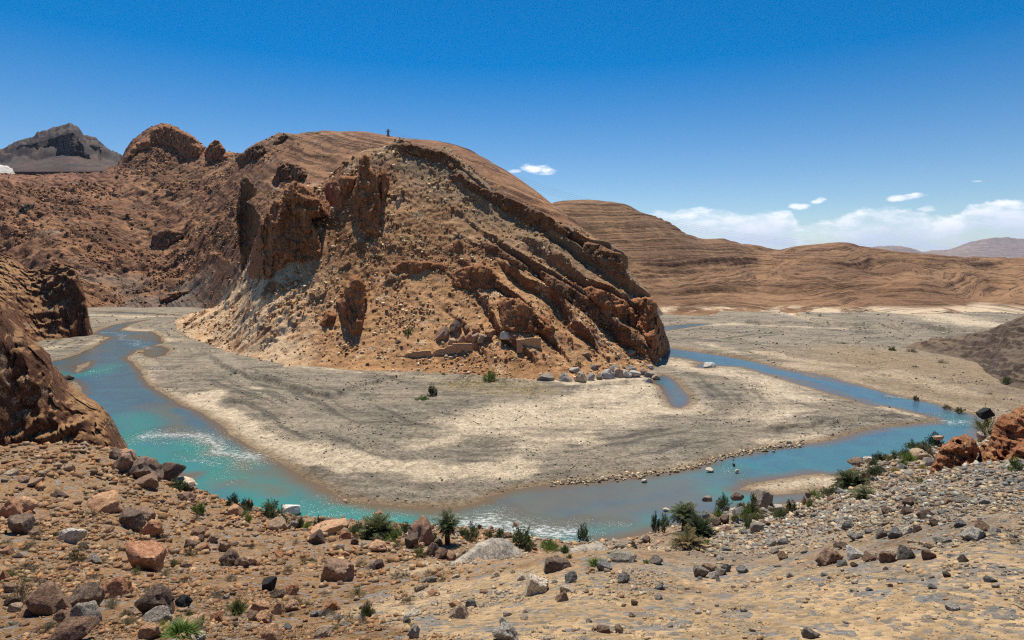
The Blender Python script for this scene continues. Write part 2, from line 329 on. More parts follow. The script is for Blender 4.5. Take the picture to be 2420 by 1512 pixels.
# sand, cream silt and damp zones on the bars: (photo polyline, width in m, strength)
SAND = [(D('j', (1180, 850), (1280, 960), (1380, 1080), (1500, 1170), (1640, 1250), (1800, 1350)), 3.2, .55), (D('j', (2050, 1240), (1960, 1230), (1900, 1290), (2010, 1380), (2200, 1450), (2404, 1500)) + [(640, 1052), (760, 1085), (900, 1105), (1050, 1118), (1240, 1112)], 3.2, 1.0),
        (D('a', (1950, 20), (2200, 130), (2404, 250)) + [(690, 1085), (800, 1115)], 2.0, .9), (D('j', (2150, 1130), (2300, 1180), (2450, 1210)), 1.2, .5), (D('j', (500, 800), (800, 760), (1000, 690)), 4, .5), (D('j', (900, 480), (1300, 500), (1700, 480)), 8, .5),
        (D('j', (1150, 600), (1450, 640), (1540, 720)), 4, .6), ([(1000, 1045), (1120, 1030), (1250, 1030), (1370, 1050)], 4, .7), ([(1090, 1020), (1250, 975), (1400, 940), (1520, 915)], 7, .8), ([(1180, 1010), (1380, 985), (1560, 960)], 9, .8), ([(1250, 1060), (1400, 1010), (1580, 985)], 5, .6),
        ([(1590, 860), (1700, 880), (1800, 900), (1880, 935)], 8, .75), ([(1830, 935), (1870, 975), (1800, 1000)], 6, .6), ([(1740, 990), (1900, 1010)], 5, .5), (D('i', (1330, 990), (1450, 1020), (1650, 1070), (1900, 1110), (2250, 1120)), 4, .9), (D('i', (1650, 1110), (1950, 1150), (2300, 1230)) + [(2130, 890), (2250, 930)], 4.5, .8),
        (D('i', (560, 750), (700, 735), (1000, 722), (1500, 745), (2000, 765)), 6, .6), (D('i', (700, 900), (900, 940), (1150, 1010)), 4, .5), (D('m', (900, 20), (1500, 60), (1900, 150), (2300, 200), (2600, 200)), 13, .9), (D('i', (1450, 610), (1700, 670), (2000, 700)), 9, .6),
        (D('l', (770, 1060), (900, 1100), (1050, 1130), (1400, 1100), (1700, 1070), (1860, 1110)), 2.2, .9), (D('l', (0, 1020), (300, 1040), (560, 1060)), 3, .5), ([(700, 875), (900, 890), (1060, 900)], 2.5, .5), (D('e', (1100, 330), (1400, 280), (1800, 230)), 5, .9), (D('e', (1700, 450), (1900, 420), (2050, 350)), 4, .9), (D('h', (60, 490), (300, 495), (620, 440)), 2.5, .7), (D('h', (950, 95), (1200, 170), (1450, 225)), 3, .8),
        ([(1040, 1352), (1500, 1260), (1720, 1225)], 8, .7), ([(1900, 1210), (2010, 1180), (2100, 1150)], 10, .8), (D('e', (0, 235), (400, 180), (700, 120)), 2, .6), ([(2010, 905), (2150, 945), (2300, 965)], 9, .6)]
def zone(x, y, strokes, soft=False):
    m = np.zeros(x.shape)
    jx = x + (fbm(x / 9, y / 9, o=4, s=31) - .5) * 9; jy = y + (fbm(x / 9, y / 9, o=4, s=41) - .5) * 9
    for p, w, k in strokes:
        d, _, _, t = seg_dist(jx, jy, gp(p), closed=False)
        m = np.maximum(m, k * (1 - np.clip(d / (w * 1.9), 0, 1)) ** (.95 if soft else .6))
    return m
pxs = np.arange(-300, 2721, 3.0)
pys = np.r_[np.arange(690, 730, 2.2), np.arange(730, 960, 1.15), np.arange(960, 1330, 1.7)][::-1]
PX, PY = np.meshgrid(pxs, pys); YY = Yg(PY); XX = (PX - CX) / F * YY
sd = water_sd(XX, YY)
wob = (fbm(XX / 3.5, YY / 3.5, o=4, s=77) - .5) * 1.6
sd = sd + wob * sst(YY, 40, 200) * .8 + wob * .25 - .9 * sst(YY, 68, 105)
ZZ = bed_relief(XX, YY, sd)
sand = zone(XX, YY, SAND, True)
sdf = np.maximum(sd, 0); flow = fbm(np.sqrt(sdf + .3) * 2.1 + fbm(XX / 30, YY / 30, o=3, s=88) * 2.2, XX / 60, YY / 60, o=5, s=89, g=.6)
flow = sst(flow, .40, .66)
fdark = fbm(np.sqrt(sdf + .3) * 5.5 + fbm(XX / 22, YY / 22, o=4, s=188) * 4.5, XX / 45, YY / 45, o=4, s=189, g=.6); fdark = sst(fdark, .56, .66) * sst(sdf, 2, 6) * sst(fbm(XX / 25, YY / 25, o=3, s=190), .38, .6)
green = zone(XX, YY, [([(1080, 915), (1150, 910), (1230, 925)], 5, 1.0), ([(2020, 838), (2110, 850)], 8, .5)])
tan = zone(XX, YY, [([(2100, 860), (2300, 890), (2420, 880)], 22, .9), ([(2200, 930), (2420, 960)], 14, .8), ([(1950, 880), (2200, 925)], 4, .8)])
g = NT("gravel_bar"); t = g
fine = t.noise(5.5, 4, .8); mid = t.noise(.35, 7, .65); big = t.noise(.06, 4, .55); pv = t.voro(3.2, out=1); pvs = t.n.new('ShaderNodeSeparateColor'); t.l.new(pv, pvs.inputs[0])
pv2 = t.voro(1.1, out=1); pvs2 = t.n.new('ShaderNodeSeparateColor'); t.l.new(pv2, pvs2.inputs[0])
strk = t.noise(1.0, 6, .7, t.map(scale=(.10, .45, 1), rot=(0, 0, .25)))
grey = t.mix(t.ss(t.math('ADD', strk, t.math('MULTIPLY', t.math('SUBTRACT', mid, .5), .5)), .36, .64), (.105, .09, .067), (.25, .21, .155))
grey = t.mix(t.math('MULTIPLY', t.ss(big, .42, .62), .3), grey, (.38, .30, .205))
sandc = t.mix(t.ss(mid, .3, .7), (.57, .465, .325), (.43, .34, .235))
s_at = t.attr('sand')
flw = t.attr('flow')
grey = t.mix(t.math('MULTIPLY', flw, .3), grey, (.31, .265, .20))
grey = t.mix(t.math('MULTIPLY', t.attr('fdark'), .7), grey, (.07, .062, .05))
sf = t.math('MULTIPLY', t.ss(t.math('ADD', t.math('ADD', t.math('MULTIPLY', s_at, 1.4), t.math('MULTIPLY', flw, .22)), t.math('ADD', t.math('MULTIPLY', t.math('SUBTRACT', strk, .5), 1.0), t.math('MULTIPLY', t.math('SUBTRACT', fine, .5), 1.6))), .42, 1.1), .95)
col = t.mix(sf, grey, sandc)
col = t.mix(t.math('MULTIPLY', t.attr('tan'), t.ss(fine, .2, .5)), col, (.27, .19, .115))
shore = t.attr('shore')                             # damp brown margin at the waterline
col = t.mix(t.math('MULTIPLY', t.math('SUBTRACT', 1, t.ss(t.math('ADD', shore, t.math('MULTIPLY', t.math('SUBTRACT', mid, .5), 2.5)), .2, 2.6)), .8), col, (.20, .135, .075))
col = t.mix(t.math('MULTIPLY', t.attr('green'), t.ss(t.noise(1.3, 5, .7), .5, .6)), col, (.30, .20, .04))
k = t.math('ADD', .25, t.math('ADD', t.math('MULTIPLY', pvs.outputs[0], .6), t.math('ADD', t.math('MULTIPLY', fine, .6), t.math('MULTIPLY', pvs2.outputs[1], .35))))
col = t.mix(1.0, col, t.gray(k), 'MULTIPLY')
M_bed = t.done(col, t.bump(t.math('ADD', fine, t.math('MULTIPLY', mid, 1.2)), .22), .9)
bed = link("gravel_bed", grid_mesh("gravel_bed", XX, YY, ZZ, attrs={'sand': sand.ravel(), 'green': green.ravel(), 'tan': tan.ravel(), 'flow': flow.ravel(), 'fdark': fdark.ravel(), 'shore': np.clip(sd, -2, 30).ravel()}), M_bed)
tag(bed, kind='structure')
print('bed', time.time() - T0)
# far desert ground out to the horizon
n = 90; a = np.linspace(-1, 1, n); gx, gy = np.meshgrid(np.sign(a) * abs(a) ** 2.2 * 12000, 250 + (a * .5 + .5) ** 2.2 * 14000)
gz = -14 + (fbm(gx / 900, gy / 900, o=4, s=8) - .5) * 16
far_g = finish(ground_mat("desert_plain", (.30, .20, .125), (.36, .25, .16), (.22, .12, .07), (.26, .15, .09), .003, .02, .2, .5))
tag(link("desert_plain", grid_mesh("desert_plain", gx, gy, gz), far_g), kind='structure')

# ---- water
NEARW = [(D('a', (1750, 330), (2100, 420), (2300, 500)) + [(640, 1215), (760, 1215), (900, 1235), (1060, 1245)], 5, 1.0), (D('j', (560, 1010), (700, 1050), (900, 1000), (1000, 950)), 4, .8), ([(300, 990), (320, 1060), (450, 1120)], 6, .9), ([(470, 1150), (520, 1120)], 4, 1.), ([(1400, 1275), (1560, 1250)], 2.2, .7),
         (D('e', (900, 420), (1250, 400)), 3, .9), ([(1800, 1130), (2000, 1085), (2150, 1050), (2250, 1010), (2290, 985)], 7, .4), (D('e', (300, 270), (700, 210), (1200, 110)) , 3, .6), ([(1060, 1262), (1180, 1262), (1320, 1278)], 2.5, .9)]
SHOAL = [([(1180, 1200), (1300, 1170), (1450, 1160), (1600, 1150)], 6, .9), ([(1250, 1225), (1450, 1225), (1620, 1190)], 5, .9), (D('a', (2050, 680), (2300, 650)) + [(560, 1145), (640, 1170)], 2.6, .8), ([(1700, 1130), (1800, 1140)], 4, .5),
         (D('j', (620, 980), (760, 860), (900, 810)), 4, .9), (D('j', (1150, 690), (1350, 660), (1450, 700)), 6, .7), ([(360, 960), (460, 1020), (600, 1100), (740, 1160), (900, 1195), (1100, 1200)], 2.4, .8), (D('i', (560, 1340), (600, 1440)), 2, .6), (D('j', (1400, 790), (1500, 850)), 4, 1.0), ([(1240, 1245), (1350, 1268)], 2.5, .5)]
RIFF = [([(1125, 1210), (1190, 1235), (1300, 1250), (1360, 1262)], 3.0, 1.0), (D('a', (1500, 200), (1750, 190), (1950, 240), (2150, 330), (2400, 430)), 3.4, .95), (D('a', (1760, 460), (2000, 500)), .9, .9), (D('a', (1650, 400), (1800, 420)), .6, .5), (D('j', (900, 640), (1100, 640), (1300, 750), (1400, 790)), 2, .8), (D('j', (560, 1050), (800, 1040), (1050, 950)), 1.6, .6),
        ([(770, 1190), (860, 1210), (950, 1215)], 1.6, .5), (D('c', (760, 260), (900, 150), (1150, 300), (1300, 290)), 1.3, .45), (D('h', (1170, 40), (1300, 80)), .9, .9), (D('h', (1670, 290), (1760, 310), (1850, 290)), 1.6, .9), ([(2215, 975), (2260, 985)], 1.6, .7), (D('e', (980, 130), (1180, 210)), 1.6, .45), (D('d', (1400, 460), (1560, 430)), 1, .4), ([(470, 1095), (560, 1130)], 2, .35)]
keep = sd < 1.2
turq = zone(XX, YY, NEARW, True); shoal = zone(XX, YY, SHOAL, True); riff = zone(XX, YY, RIFF)
t = NT("river_water")
dep = t.math('SUBTRACT', 0, t.attr('wsd')); nz_ = t.noise(.22, 5, .6)
deep = t.mix(t.ss(t.math('ADD', t.attr('turq'), t.math('MULTIPLY', t.math('SUBTRACT', nz_, .5), .25)), .0, 1.1), (.065, .12, .16), (.042, .215, .18))
deep = t.mix(t.math('MULTIPLY', t.ss(nz_, .4, .65), .5), deep, (.068, .18, .19))
c = t.mix(t.math('MULTIPLY', t.ss(t.math('ADD', t.attr('shoal'), t.math('MULTIPLY', t.math('SUBTRACT', nz_, .5), .4)), .0, 1.0), .75), deep, (.15, .125, .082))
c = t.mix(t.math('SUBTRACT', 1, t.ss(t.math('ADD', dep, t.math('MULTIPLY', t.math('SUBTRACT', nz_, .5), 1.6)), .1, 2.8)), c, (.145, .105, .062))
foam_glint = t.math('MULTIPLY', t.ss(t.math('ADD', t.attr('riff'), t.math('MULTIPLY', t.math('SUBTRACT', t.noise(2.2, 6, .8, t.map(scale=(.5, 1.1, 1), rot=(0, 0, .5))), .5), 2.4)), .75, 1.2), .85)
c = t.mix(foam_glint, c, (.75, .78, .76))  # white of riffle foam, with sun sparkle painted into the same colour
wv = t.map(scale=(1, .6, 1), rot=(0, 0, .4))
rip = t.noise(1.1, 6, .62, wv); rip2 = t.noise(6.5, 3, .6, wv)
amp = t.math('ADD', .24, t.math('MULTIPLY', t.attr('riff'), 1.25))
nrm = t.bump(t.math('MULTIPLY', t.math('ADD', rip, t.math('MULTIPLY', rip2, .22)), amp), .42)
t.b.inputs['Specular IOR Level'].default_value = .5; t.b.inputs['IOR'].default_value = 1.33
M_water = t.done(c, nrm, t.math('ADD', .17, t.math('MULTIPLY', t.attr('riff'), .08)))
wat = link("river_water", grid_mesh("river_water", XX, YY, np.zeros_like(XX), keep=keep, attrs={'wsd': np.clip(sd, -30, 3).ravel(), 'turq': turq.ravel(), 'shoal': shoal.ravel(), 'riff': riff.ravel()}), M_water)
tag(wat, kind='structure')
print('water', time.time() - T0)

# ---- hills
def relief(x, y, z, amp, sc_, s=0, ridged=.5):
    n1 = fbm(x / sc_, y / sc_, z / sc_, o=6, s=s, g=.55) - .5
    n2 = fbm(x / sc_ * .8, y / sc_ * .8, z / sc_ * .8, o=5, s=s + 50, g=.5, ridged=True) - .6
    return amp * ((1 - ridged) * n1 * 2 + ridged * n2 * 1.6)
def build_layer(name, lay, px0, px1, dpx, Ys, disp, mat, zmin=-3.0, kind='structure'):
    px = np.arange(px0, px1 + .1, dpx)
    if lay is G: px = np.r_[np.arange(-4200, px0, 30.), px, np.arange(px[-1] + 30, 6400, 30.)]
    PX, YY = np.meshgrid(px, Ys)
    py = lay.py(PX, YY); ZZ = H - (py - HZ) / F * YY; XX = (PX - CX) / F * YY
    X2, Y2, Z2, att = disp(PX, py, XX, YY, ZZ)
    me = grid_mesh(name, X2, Y2, Z2, keep=(Z2 > zmin), attrs={k: v.ravel() for k, v in att.items()})
    lay.grid = (PX[0], Ys, PX, YY, X2, Y2, Z2); lay.pyd = HZ - (Z2 - H) / Y2 * F; lay.pxd = X2 / Y2 * F + CX
    o = link(name, me, mat); tag(o, kind=kind); print(name, len(me.polygons), time.time() - T0); return o
def yhit(lay, px, py):
    """depth at which the layer is first seen at photo position"""
    c = int(np.argmin(np.abs(lay.grid[0] - px)))
    q = lay.pyd[:, c]; i = np.argmax(q <= py)
    if q[i] > py: return None
    return float(lay.grid[5][i, c])

G = None
# far hazy ridges
def ridge(name, pts, Y, depth, mat, px0, px1, dpx, amp, sc_, basepy=640):
    P = np.array(sorted(pts), float); px = np.arange(px0, px1, dpx); top = np.interp(px, P[:, 0], P[:, 1])
    t = np.linspace(0, 1, 70)
    PX, TT = np.meshgrid(px, t); TOP = np.interp(PX, P[:, 0], P[:, 1])
    TOP = TOP + (fbm(PX / 9, PX * 0 + 3, o=4, s=9) - .5) * (8 if Y < 3000 else 3) * sst(TT, .4, .62)
    prof = np.where(TT < .62, (TT / .62) ** .85, 1 - ((TT - .62) / .38) ** 1.5)
    Y_ = Y - depth * .62 + TT * depth
    zt = H + (HZ - TOP) / F * Y; zb = H + (HZ - basepy) / F * Y
    Z = zb + (zt - zb) * prof; X = (PX - CX) / F * Y_
    Z = Z + relief(X, Y_, Z * 0, amp, sc_, 7, .7) * np.where(TT < .62, np.sin(np.pi * TT / 1.0), 1) * sst(TT, 0, .2)
    o = link(name, grid_mesh(name, X, Y_, Z), mat); tag(o, kind='structure'); RL = type('RL', (), {})(); RL.grid = (PX[0], None, PX, Y_, X, Y_, Z); RL.pyd = HZ - (Z - H) / Y_ * F; return RL
m_far = finish(ground_mat("far_ridge_rock", (.25, .18, .14), (.20, .15, .125), (.14, .10, .09), (.2, .14, .11), .0006, .004, .03, 18, steep=(.93, .8)))
ridge("distant_ridge", [(1700, 625), (2000, 600), (2080, 583), (2110, 580), (2150, 586), (2180, 594), (2240, 592), (2290, 574), (2340, 568), (2420, 566), (2600, 560), (2800, 580)], 11000, 3500, m_far, 1650, 2850, 4, 130, 900, 628)
m_peak = finish(ground_mat("dark_peak_rock", (.095, .055, .042), (.048, .040, .036), (.02, .014, .016), (.04, .024, .022), (.003), .024, .18, 3, steep=(.90, .74)))
PEAK = ridge("distant_mountain", [(-400, 420), (-100, 380), (0, 362), (40, 347), (80, 333), (120, 325), (155, 312), (164, 309), (185, 320), (197, 336), (212, 342), (230, 344), (240, 356), (260, 370), (285, 385), (330, 420), (500, 500)], 1750, 850, m_peak, -420, 520, 2.5, 80, 110, 470)
ridge("pale_scree_ridge", [(-400, 380), (-150, 386), (0, 391), (14, 394), (28, 401), (46, 425), (120, 470)], 1000, 120, finish(ground_mat("pale_scree", (.42, .38, .34), (.52, .48, .43), (.2, .17, .16), (.4, .36, .32), .004, .03, .2, 2, steep=(.8, .6))), -400, 130, 3, 8, 60, 460)

# B: back mountain with the left-hand slopes
B = Layer([(-60, 520, 470), (0, 600, 385), (0, 500, 480), (100, 480, 530), (0, 425, 650), (150, 415, 680), (250, 405, 705), (-60, 440, 650), (0, 690, 395), (0, 728, 395), (220, 726, 402), (220, 690, 415), (350, 727, 400), (480, 729, 396), (150, 600, 440), (220, 540, 500),
           (-60, 800, 335), (0, 800, 335), (220, 800, 335), (480, 810, 330), (280, 470, 590), (285, 385, 735), (300, 350, 742), (330, 320, 745), (360, 298, 745), (385, 292, 745), (430, 308, 738), (460, 330, 728), (490, 355, 715), (545, 362, 690), (400, 400, 650), (400, 460, 590), (400, 500, 560), (400, 600, 480), (500, 600, 440), (520, 500, 500), (540, 420, 570),
           (575, 362, 640), (600, 342, 630), (640, 328, 615), (665, 315, 600), (700, 319, 590), (740, 311, 570), (800, 310, 545), (860, 309, 520), (915, 318, 500), (960, 326, 485), (1010, 329, 470), (1060, 338, 455), (1110, 355, 445), (1170, 386, 430), (1230, 425, 415), (1280, 462, 400), (1345, 512, 380), (1430, 592, 362), (1520, 690, 350), (1570, 748, 344),
           (650, 420, 470), (750, 400, 450), (850, 380, 430), (950, 400, 400), (1050, 420, 380), (1200, 520, 340), (1400, 650, 315), (1500, 760, 312), (600, 560, 400), (750, 520, 360), (900, 520, 340), (800, 700, 300), (1100, 700, 290), (1350, 740, 292),
           (-60, 500, 760), (150, 500, 790), (285, 470, 850), (385, 380, 850), (490, 430, 820), (600, 430, 740), (740, 400, 680), (860, 400, 640), (1010, 430, 590), (1170, 500, 550), (1280, 570, 520), (1430, 700, 470), (1560, 800, 430)], smooth=3e-5)
def disp_B(PX, py, X, Y, Z):
    rough = sst(PX, 760, 450)
    d = relief(X, Y, Z, 4.0, 34, 11, .55) * (.25 + .75 * rough)
    # tilted bedding running down to the right on the smooth back slope
    s = (Z * .92 + X * .39) + (fbm(X / 60, Y / 60, o=3, s=4) - .5) * 22
    st = (vn(s / 2.6, X / 90, Y / 90, s=8) - .5) * 2.2 + (vn(s / 7., X / 120, Y / 90, s=18) - .5) * 2.4
    d = d + st * (1 - .75 * rough)
    blocks = sst(fbm(X / 26, Y / 26, Z / 26, o=5, s=71, g=.6), .52, .60) * rough
    d = d + blocks * 1.6 + (fbm(X / 7, Y / 7, o=4, s=72) - .5) * 5.5 * rough
    fade = sst(Z, -1, 14) * .85 + .15
    nearsky = np.where(py < 430, .6, 1)
    return X, Y - d * .35 * fade, Z + d * fade * nearsky, {'blk': blocks}
gB = ground_mat("mountain_slope", (.20, .09, .042), (.33, .165, .078), (.12, .048, .022), (.20, .082, .034), .012, .09, .9, 2.0, steep=(.74, .58), strata=((0, R(-23), 0), 3.2, (.12, .07, .045), .6), light=((.36, .29, .22), .05))
t, col, hg, bd = gB
px_ = t.n.new('ShaderNodeSeparateXYZ'); t.l.new(t.pos, px_.inputs[0])
col = t.mix(t.math('MULTIPLY', t.attr('blk'), .5), col, (.14, .06, .03))
reddish = t.ss(px_.outputs[0], -330, -520)
col = t.mix(t.math('MULTIPLY', reddish, t.ss(t.noise(.012, 4), .35, .65)), col, t.mix(t.noise(.3, 5), (.30, .14, .09), (.19, .085, .06)))
lowgrey = t.math('MULTIPLY', t.ss(px_.outputs[2], 34, 8), t.ss(t.noise(.03, 6), .38, .6))
col = t.mix(t.math('MULTIPLY', lowgrey, .8), col, (.17, .145, .12))
M_B = finish((t, col, hg, bd))
build_layer("mountain", B, -300, 1620, 2.6, np.r_[np.arange(285, 420, .8), np.arange(420, 760, 1.1), np.arange(760, 860, 6)], disp_B, M_B, -6)

# F: banded hills on the right
Fh = Layer([(1250, 500, 540), (1330, 480, 530), (1400, 480, 540), (1470, 486, 555), (1550, 514, 575), (1600, 540, 590), (1640, 564, 605), (1720, 568, 650), (1790, 584, 690), (1845, 592, 710), (1880, 584, 660), (1920, 580, 640), (1990, 578, 625), (2080, 591, 630), (2200, 603, 650), (2300, 610, 670), (2420, 608, 650), (2520, 604, 640),
            (1580, 742, 348), (1700, 742, 348), (1900, 738, 350), (2100, 742, 345), (2300, 748, 338), (2500, 752, 330), (1400, 742, 348), (1400, 640, 430), (1400, 560, 480), (1500, 640, 430), (1500, 560, 500),
            (1600, 660, 430), (1600, 700, 385), (1650, 620, 500), (1700, 650, 470), (1780, 645, 560), (1790, 610, 650), (1740, 690, 420), (1800, 680, 450), (1900, 630, 500), (1960, 660, 440), (1960, 610, 560), (1880, 700, 395), (2050, 700, 395), (2090, 655, 500), (2060, 620, 580), (2150, 660, 440), (2200, 690, 400),
            (2200, 640, 520), (2300, 660, 500), (2330, 710, 410), (2370, 690, 470), (2370, 640, 570), (2420, 680, 420), (2480, 690, 400), (2480, 640, 500), (1330, 560, 680), (1470, 570, 700), (1640, 620, 760), (1845, 640, 860), (1990, 640, 800), (2200, 650, 820), (2420, 650, 820),
            (1580, 775, 300), (1900, 775, 300), (2300, 775, 300), (2500, 775, 300)], smooth=3e-5)
def disp_F(PX, py, X, Y, Z):
    warp = (fbm(X / 130, Y / 130, o=4, s=21) - .5) * 26
    s = Z * 1.0 - X * .03 + warp * .35 - 2.2 * np.cos(6.283 * (X - 234) / 150) * sst(PX, 1650, 1850)
    st = (vn(s / 1.5, X / 120 + 3, Y / 120, s=23) - .5) * 1.3 + (vn(s / 4., X / 160, Y / 160, s=24) - .5) * 1.6
    m = sst(fbm(X / 70, Y / 70, Z / 20, o=4, s=90), .38, .58)
    d = relief(X, Y, Z, 5.5, 70, 13, .6) + st * (1.3 + 1.6 * m) + (fbm(X / 9, Y / 9, o=4, s=92) - .5) * 1.8
    f = sst(Z, 3, 14) * .9 + .1
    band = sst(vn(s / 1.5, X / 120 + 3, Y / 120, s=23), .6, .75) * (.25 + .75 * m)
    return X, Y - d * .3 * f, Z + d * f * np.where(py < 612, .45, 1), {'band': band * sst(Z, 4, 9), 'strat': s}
gF = ground_mat("banded_hill", (.19, .10, .05), (.26, .145, .072), (.14, .06, .028), (.20, .095, .042), .01, .11, 1.0, 1.5, steep=(.70, .5), strata=('attr', 1.5, (.12, .06, .03), .32))  # dark lines: darker rock beds, plus ledge shadows put into the colour
t, col, hg, bd = gF
col = t.mix(t.math('MULTIPLY', t.attr('band'), .5), col, (.12, .06, .032))  # mesh bands: darker rock and painted ledge shade together
px_ = t.n.new('ShaderNodeSeparateXYZ'); t.l.new(t.pos, px_.inputs[0])
col = t.mix(t.math('MULTIPLY', t.ss(px_.outputs[2], 4.6, 2.6), t.ss(t.math('ADD', t.noise(.05, 6, .7), t.math('MULTIPLY', t.ss(px_.outputs[0], 130, 260), .12)), .50, .60)), col, (.60, .46, .31))
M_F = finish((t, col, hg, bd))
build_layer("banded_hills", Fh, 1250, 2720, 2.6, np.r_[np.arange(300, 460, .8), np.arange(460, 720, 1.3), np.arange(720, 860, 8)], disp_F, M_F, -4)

# S: dark grey spur on the right
S = Layer([(2100, 822, 214), (2150, 815, 216), (2200, 801, 212), (2300, 790, 200), (2380, 765, 190), (2420, 754, 186), (2520, 730, 184), (2620, 720, 184), (2160, 835, 205), (2200, 850, 195), (2250, 858, 186), (2300, 880, 172), (2350, 922, 148), (2420, 932, 140), (2520, 940, 136), (2620, 940, 136), (2300, 835, 186), (2380, 840, 165), (2420, 850, 156), (2520, 850, 156), (2420, 800, 172), (2520, 790, 170),
           (2150, 860, 236), (2300, 850, 236), (2420, 830, 232), (2620, 820, 232), (2100, 870, 190), (2200, 890, 176), (2280, 940, 150), (2350, 960, 138), (2500, 980, 128)], smooth=2e-5, pxr=(2080, 2620))
def disp_S(PX, py, X, Y, Z):
    s = Z * .8 + X * .45 + (fbm(X / 15, Y / 15, o=3, s=2) - .5) * 4
    d = relief(X, Y, Z, 2.2, 9, 33, .75) + (vn(s / .9, X / 30, Y / 30, s=5) - .5) * 1.5 + (fbm(X / 2, Y / 2, o=3, s=34) - .5) * .9
    return X, Y - d * .5 * sst(Z, 0, 2), Z + d * sst(Z, -.3, 2), {}
M_S = finish(ground_mat("grey_spur", (.17, .115, .075), (.12, .09, .065), (.05, .034, .025), (.09, .062, .045), .03, .3, 2.4, .5, steep=(.88, .7)))
build_layer("grey_spur", S, 2080, 2720, 2.5, np.arange(132, 238, .35), disp_S, M_S, -1)

# A: main ridge with crags
A = Layer([(430, 790, 254), (470, 742, 272), (430, 810, 240), (501, 733, 272), (528, 713, 276), (564, 674, 278), (590, 615, 266), (618, 545, 264), (645, 485, 263), (690, 442, 262), (760, 430, 256), (820, 382, 250), (870, 360, 248), (950, 332, 254), (1040, 346, 256), (1100, 386, 254), (1160, 441, 249), (1230, 480, 244), (1300, 516, 238), (1400, 560, 228), (1470, 624, 214), (1505, 678, 209), (1535, 730, 204), (1556, 785, 201), (1570, 845, 198),
           (500, 820, 216), (560, 853, 186), (600, 860, 180), (640, 868, 174), (720, 878, 168), (800, 885, 163), (900, 890, 160), (1000, 886, 162), (1100, 886, 161), (1200, 893, 157), (1300, 903, 152), (1400, 898, 155), (1500, 888, 161), (1545, 878, 168),
           (560, 780, 214), (520, 775, 228), (500, 790, 230), (520, 738, 256), (560, 708, 252), (590, 668, 250), (604, 640, 246), (600, 760, 203), (600, 680, 224), (640, 560, 236), (680, 480, 250), (720, 800, 184), (720, 700, 203), (720, 600, 218), (740, 500, 238), (850, 800, 178), (850, 700, 195), (850, 600, 210), (870, 500, 223), (900, 420, 236), (1000, 800, 177), (1000, 700, 193), (1000, 600, 210), (1000, 500, 225), (1020, 410, 242),
           (1100, 800, 178), (1200, 800, 174), (1180, 700, 191), (1180, 600, 208), (1180, 510, 229), (1300, 800, 174), (1300, 700, 192), (1300, 600, 211), (1400, 800, 178), (1400, 700, 196), (1400, 620, 212), (1500, 800, 185), (1500, 720, 199), (1550, 820, 188),
           (1610, 880, 206), (1620, 920, 180), (1560, 920, 156), (1400, 925, 146), (1200, 925, 148), (1000, 915, 152), (800, 915, 154), (640, 900, 160), (560, 890, 168), (470, 860, 200), (400, 840, 235), (400, 800, 262), (430, 760, 290), (480, 740, 310),
           (500, 760, 300), (560, 720, 305), (650, 520, 305), (760, 520, 290), (870, 460, 285), (1000, 450, 290), (1160, 540, 285), (1300, 610, 275), (1475, 720, 245), (1560, 830, 230), (1600, 900, 225)], smooth=2e-5, pxr=(400, 1640))
def strata_A(X, Y, Z):
    return Z * .80 + X * .60 + (fbm(X / 22, Y / 22, Z / 22, o=3, s=44) - .5) * 9
def disp_A(PX, py, X, Y, Z):
    crest = sst(fbm(PX / 300, py / 300, o=2, s=1), 0, 1)
    right = sst(PX, 1000, 1300) * sst(py, 880, 800); up = sst(py, 700, 560)
    d = relief(X, Y, Z, 2.3, 17, 55, .65) * (.3 + .6 * up + .35 * right) + (fbm(X / 45, Y / 45, o=3, s=57) - .5) * 3
    s = strata_A(X, Y, Z)
    saw = (s / 6.5) % 1.0; step = sst(saw, 0, .12) * (1 - saw) * 3.0
    d = d + step * right * sst(fbm(X / 30, Y / 30, Z / 30, o=3, s=46), .32, .48) * 1.9 + (vn(s / 1.1, X / 25, Y / 25, s=48) - .5) * 1.1 * (.25 + right)
    # lower left: slabby bedding dipping the other way
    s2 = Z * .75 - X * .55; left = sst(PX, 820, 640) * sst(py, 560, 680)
    d = d + left * ((vn(s2 / 1.3, X / 14, Y / 14, s=61) - .5) * 1.6 + (vn(s2 / 3.2, X / 20, Y / 20, s=62) - .5) * 1.8)
    blocks = sst(fbm(X / 6, Y / 6, Z / 6, o=4, s=65, g=.6), .57, .63) * sst(Z, 3, 9) * sst(fbm(X / 28, Y / 28, Z / 28, o=3, s=67), .42, .56)
    d = d + blocks * 1.1 + (fbm(X / 1.6, Y / 1.6, Z / 1.6, o=3, s=66) - .5) * .9
    f = sst(Z, -.2, 4)
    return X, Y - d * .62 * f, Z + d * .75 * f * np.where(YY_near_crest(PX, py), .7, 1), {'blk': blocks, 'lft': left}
def YY_near_crest(PX, py): return py < 430
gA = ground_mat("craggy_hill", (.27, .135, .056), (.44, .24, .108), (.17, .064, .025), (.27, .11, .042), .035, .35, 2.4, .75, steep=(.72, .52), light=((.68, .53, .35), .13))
t, col, hg, bd = gA
col = t.mix(t.math('MULTIPLY', t.attr('blk'), .4), col, t.mix(t.noise(.3, 4), (.22, .10, .05), (.5, .36, .22)))
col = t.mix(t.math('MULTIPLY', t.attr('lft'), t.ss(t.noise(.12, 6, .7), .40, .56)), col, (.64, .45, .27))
px_ = t.n.new('ShaderNodeSeparateXYZ'); t.l.new(t.pos, px_.inputs[0])
upr = t.math('MULTIPLY', t.ss(t.math('ADD', t.math('MULTIPLY', px_.outputs[0], .6), px_.outputs[2]), 22, 48), t.ss(t.noise(.06, 5), .3, .55))
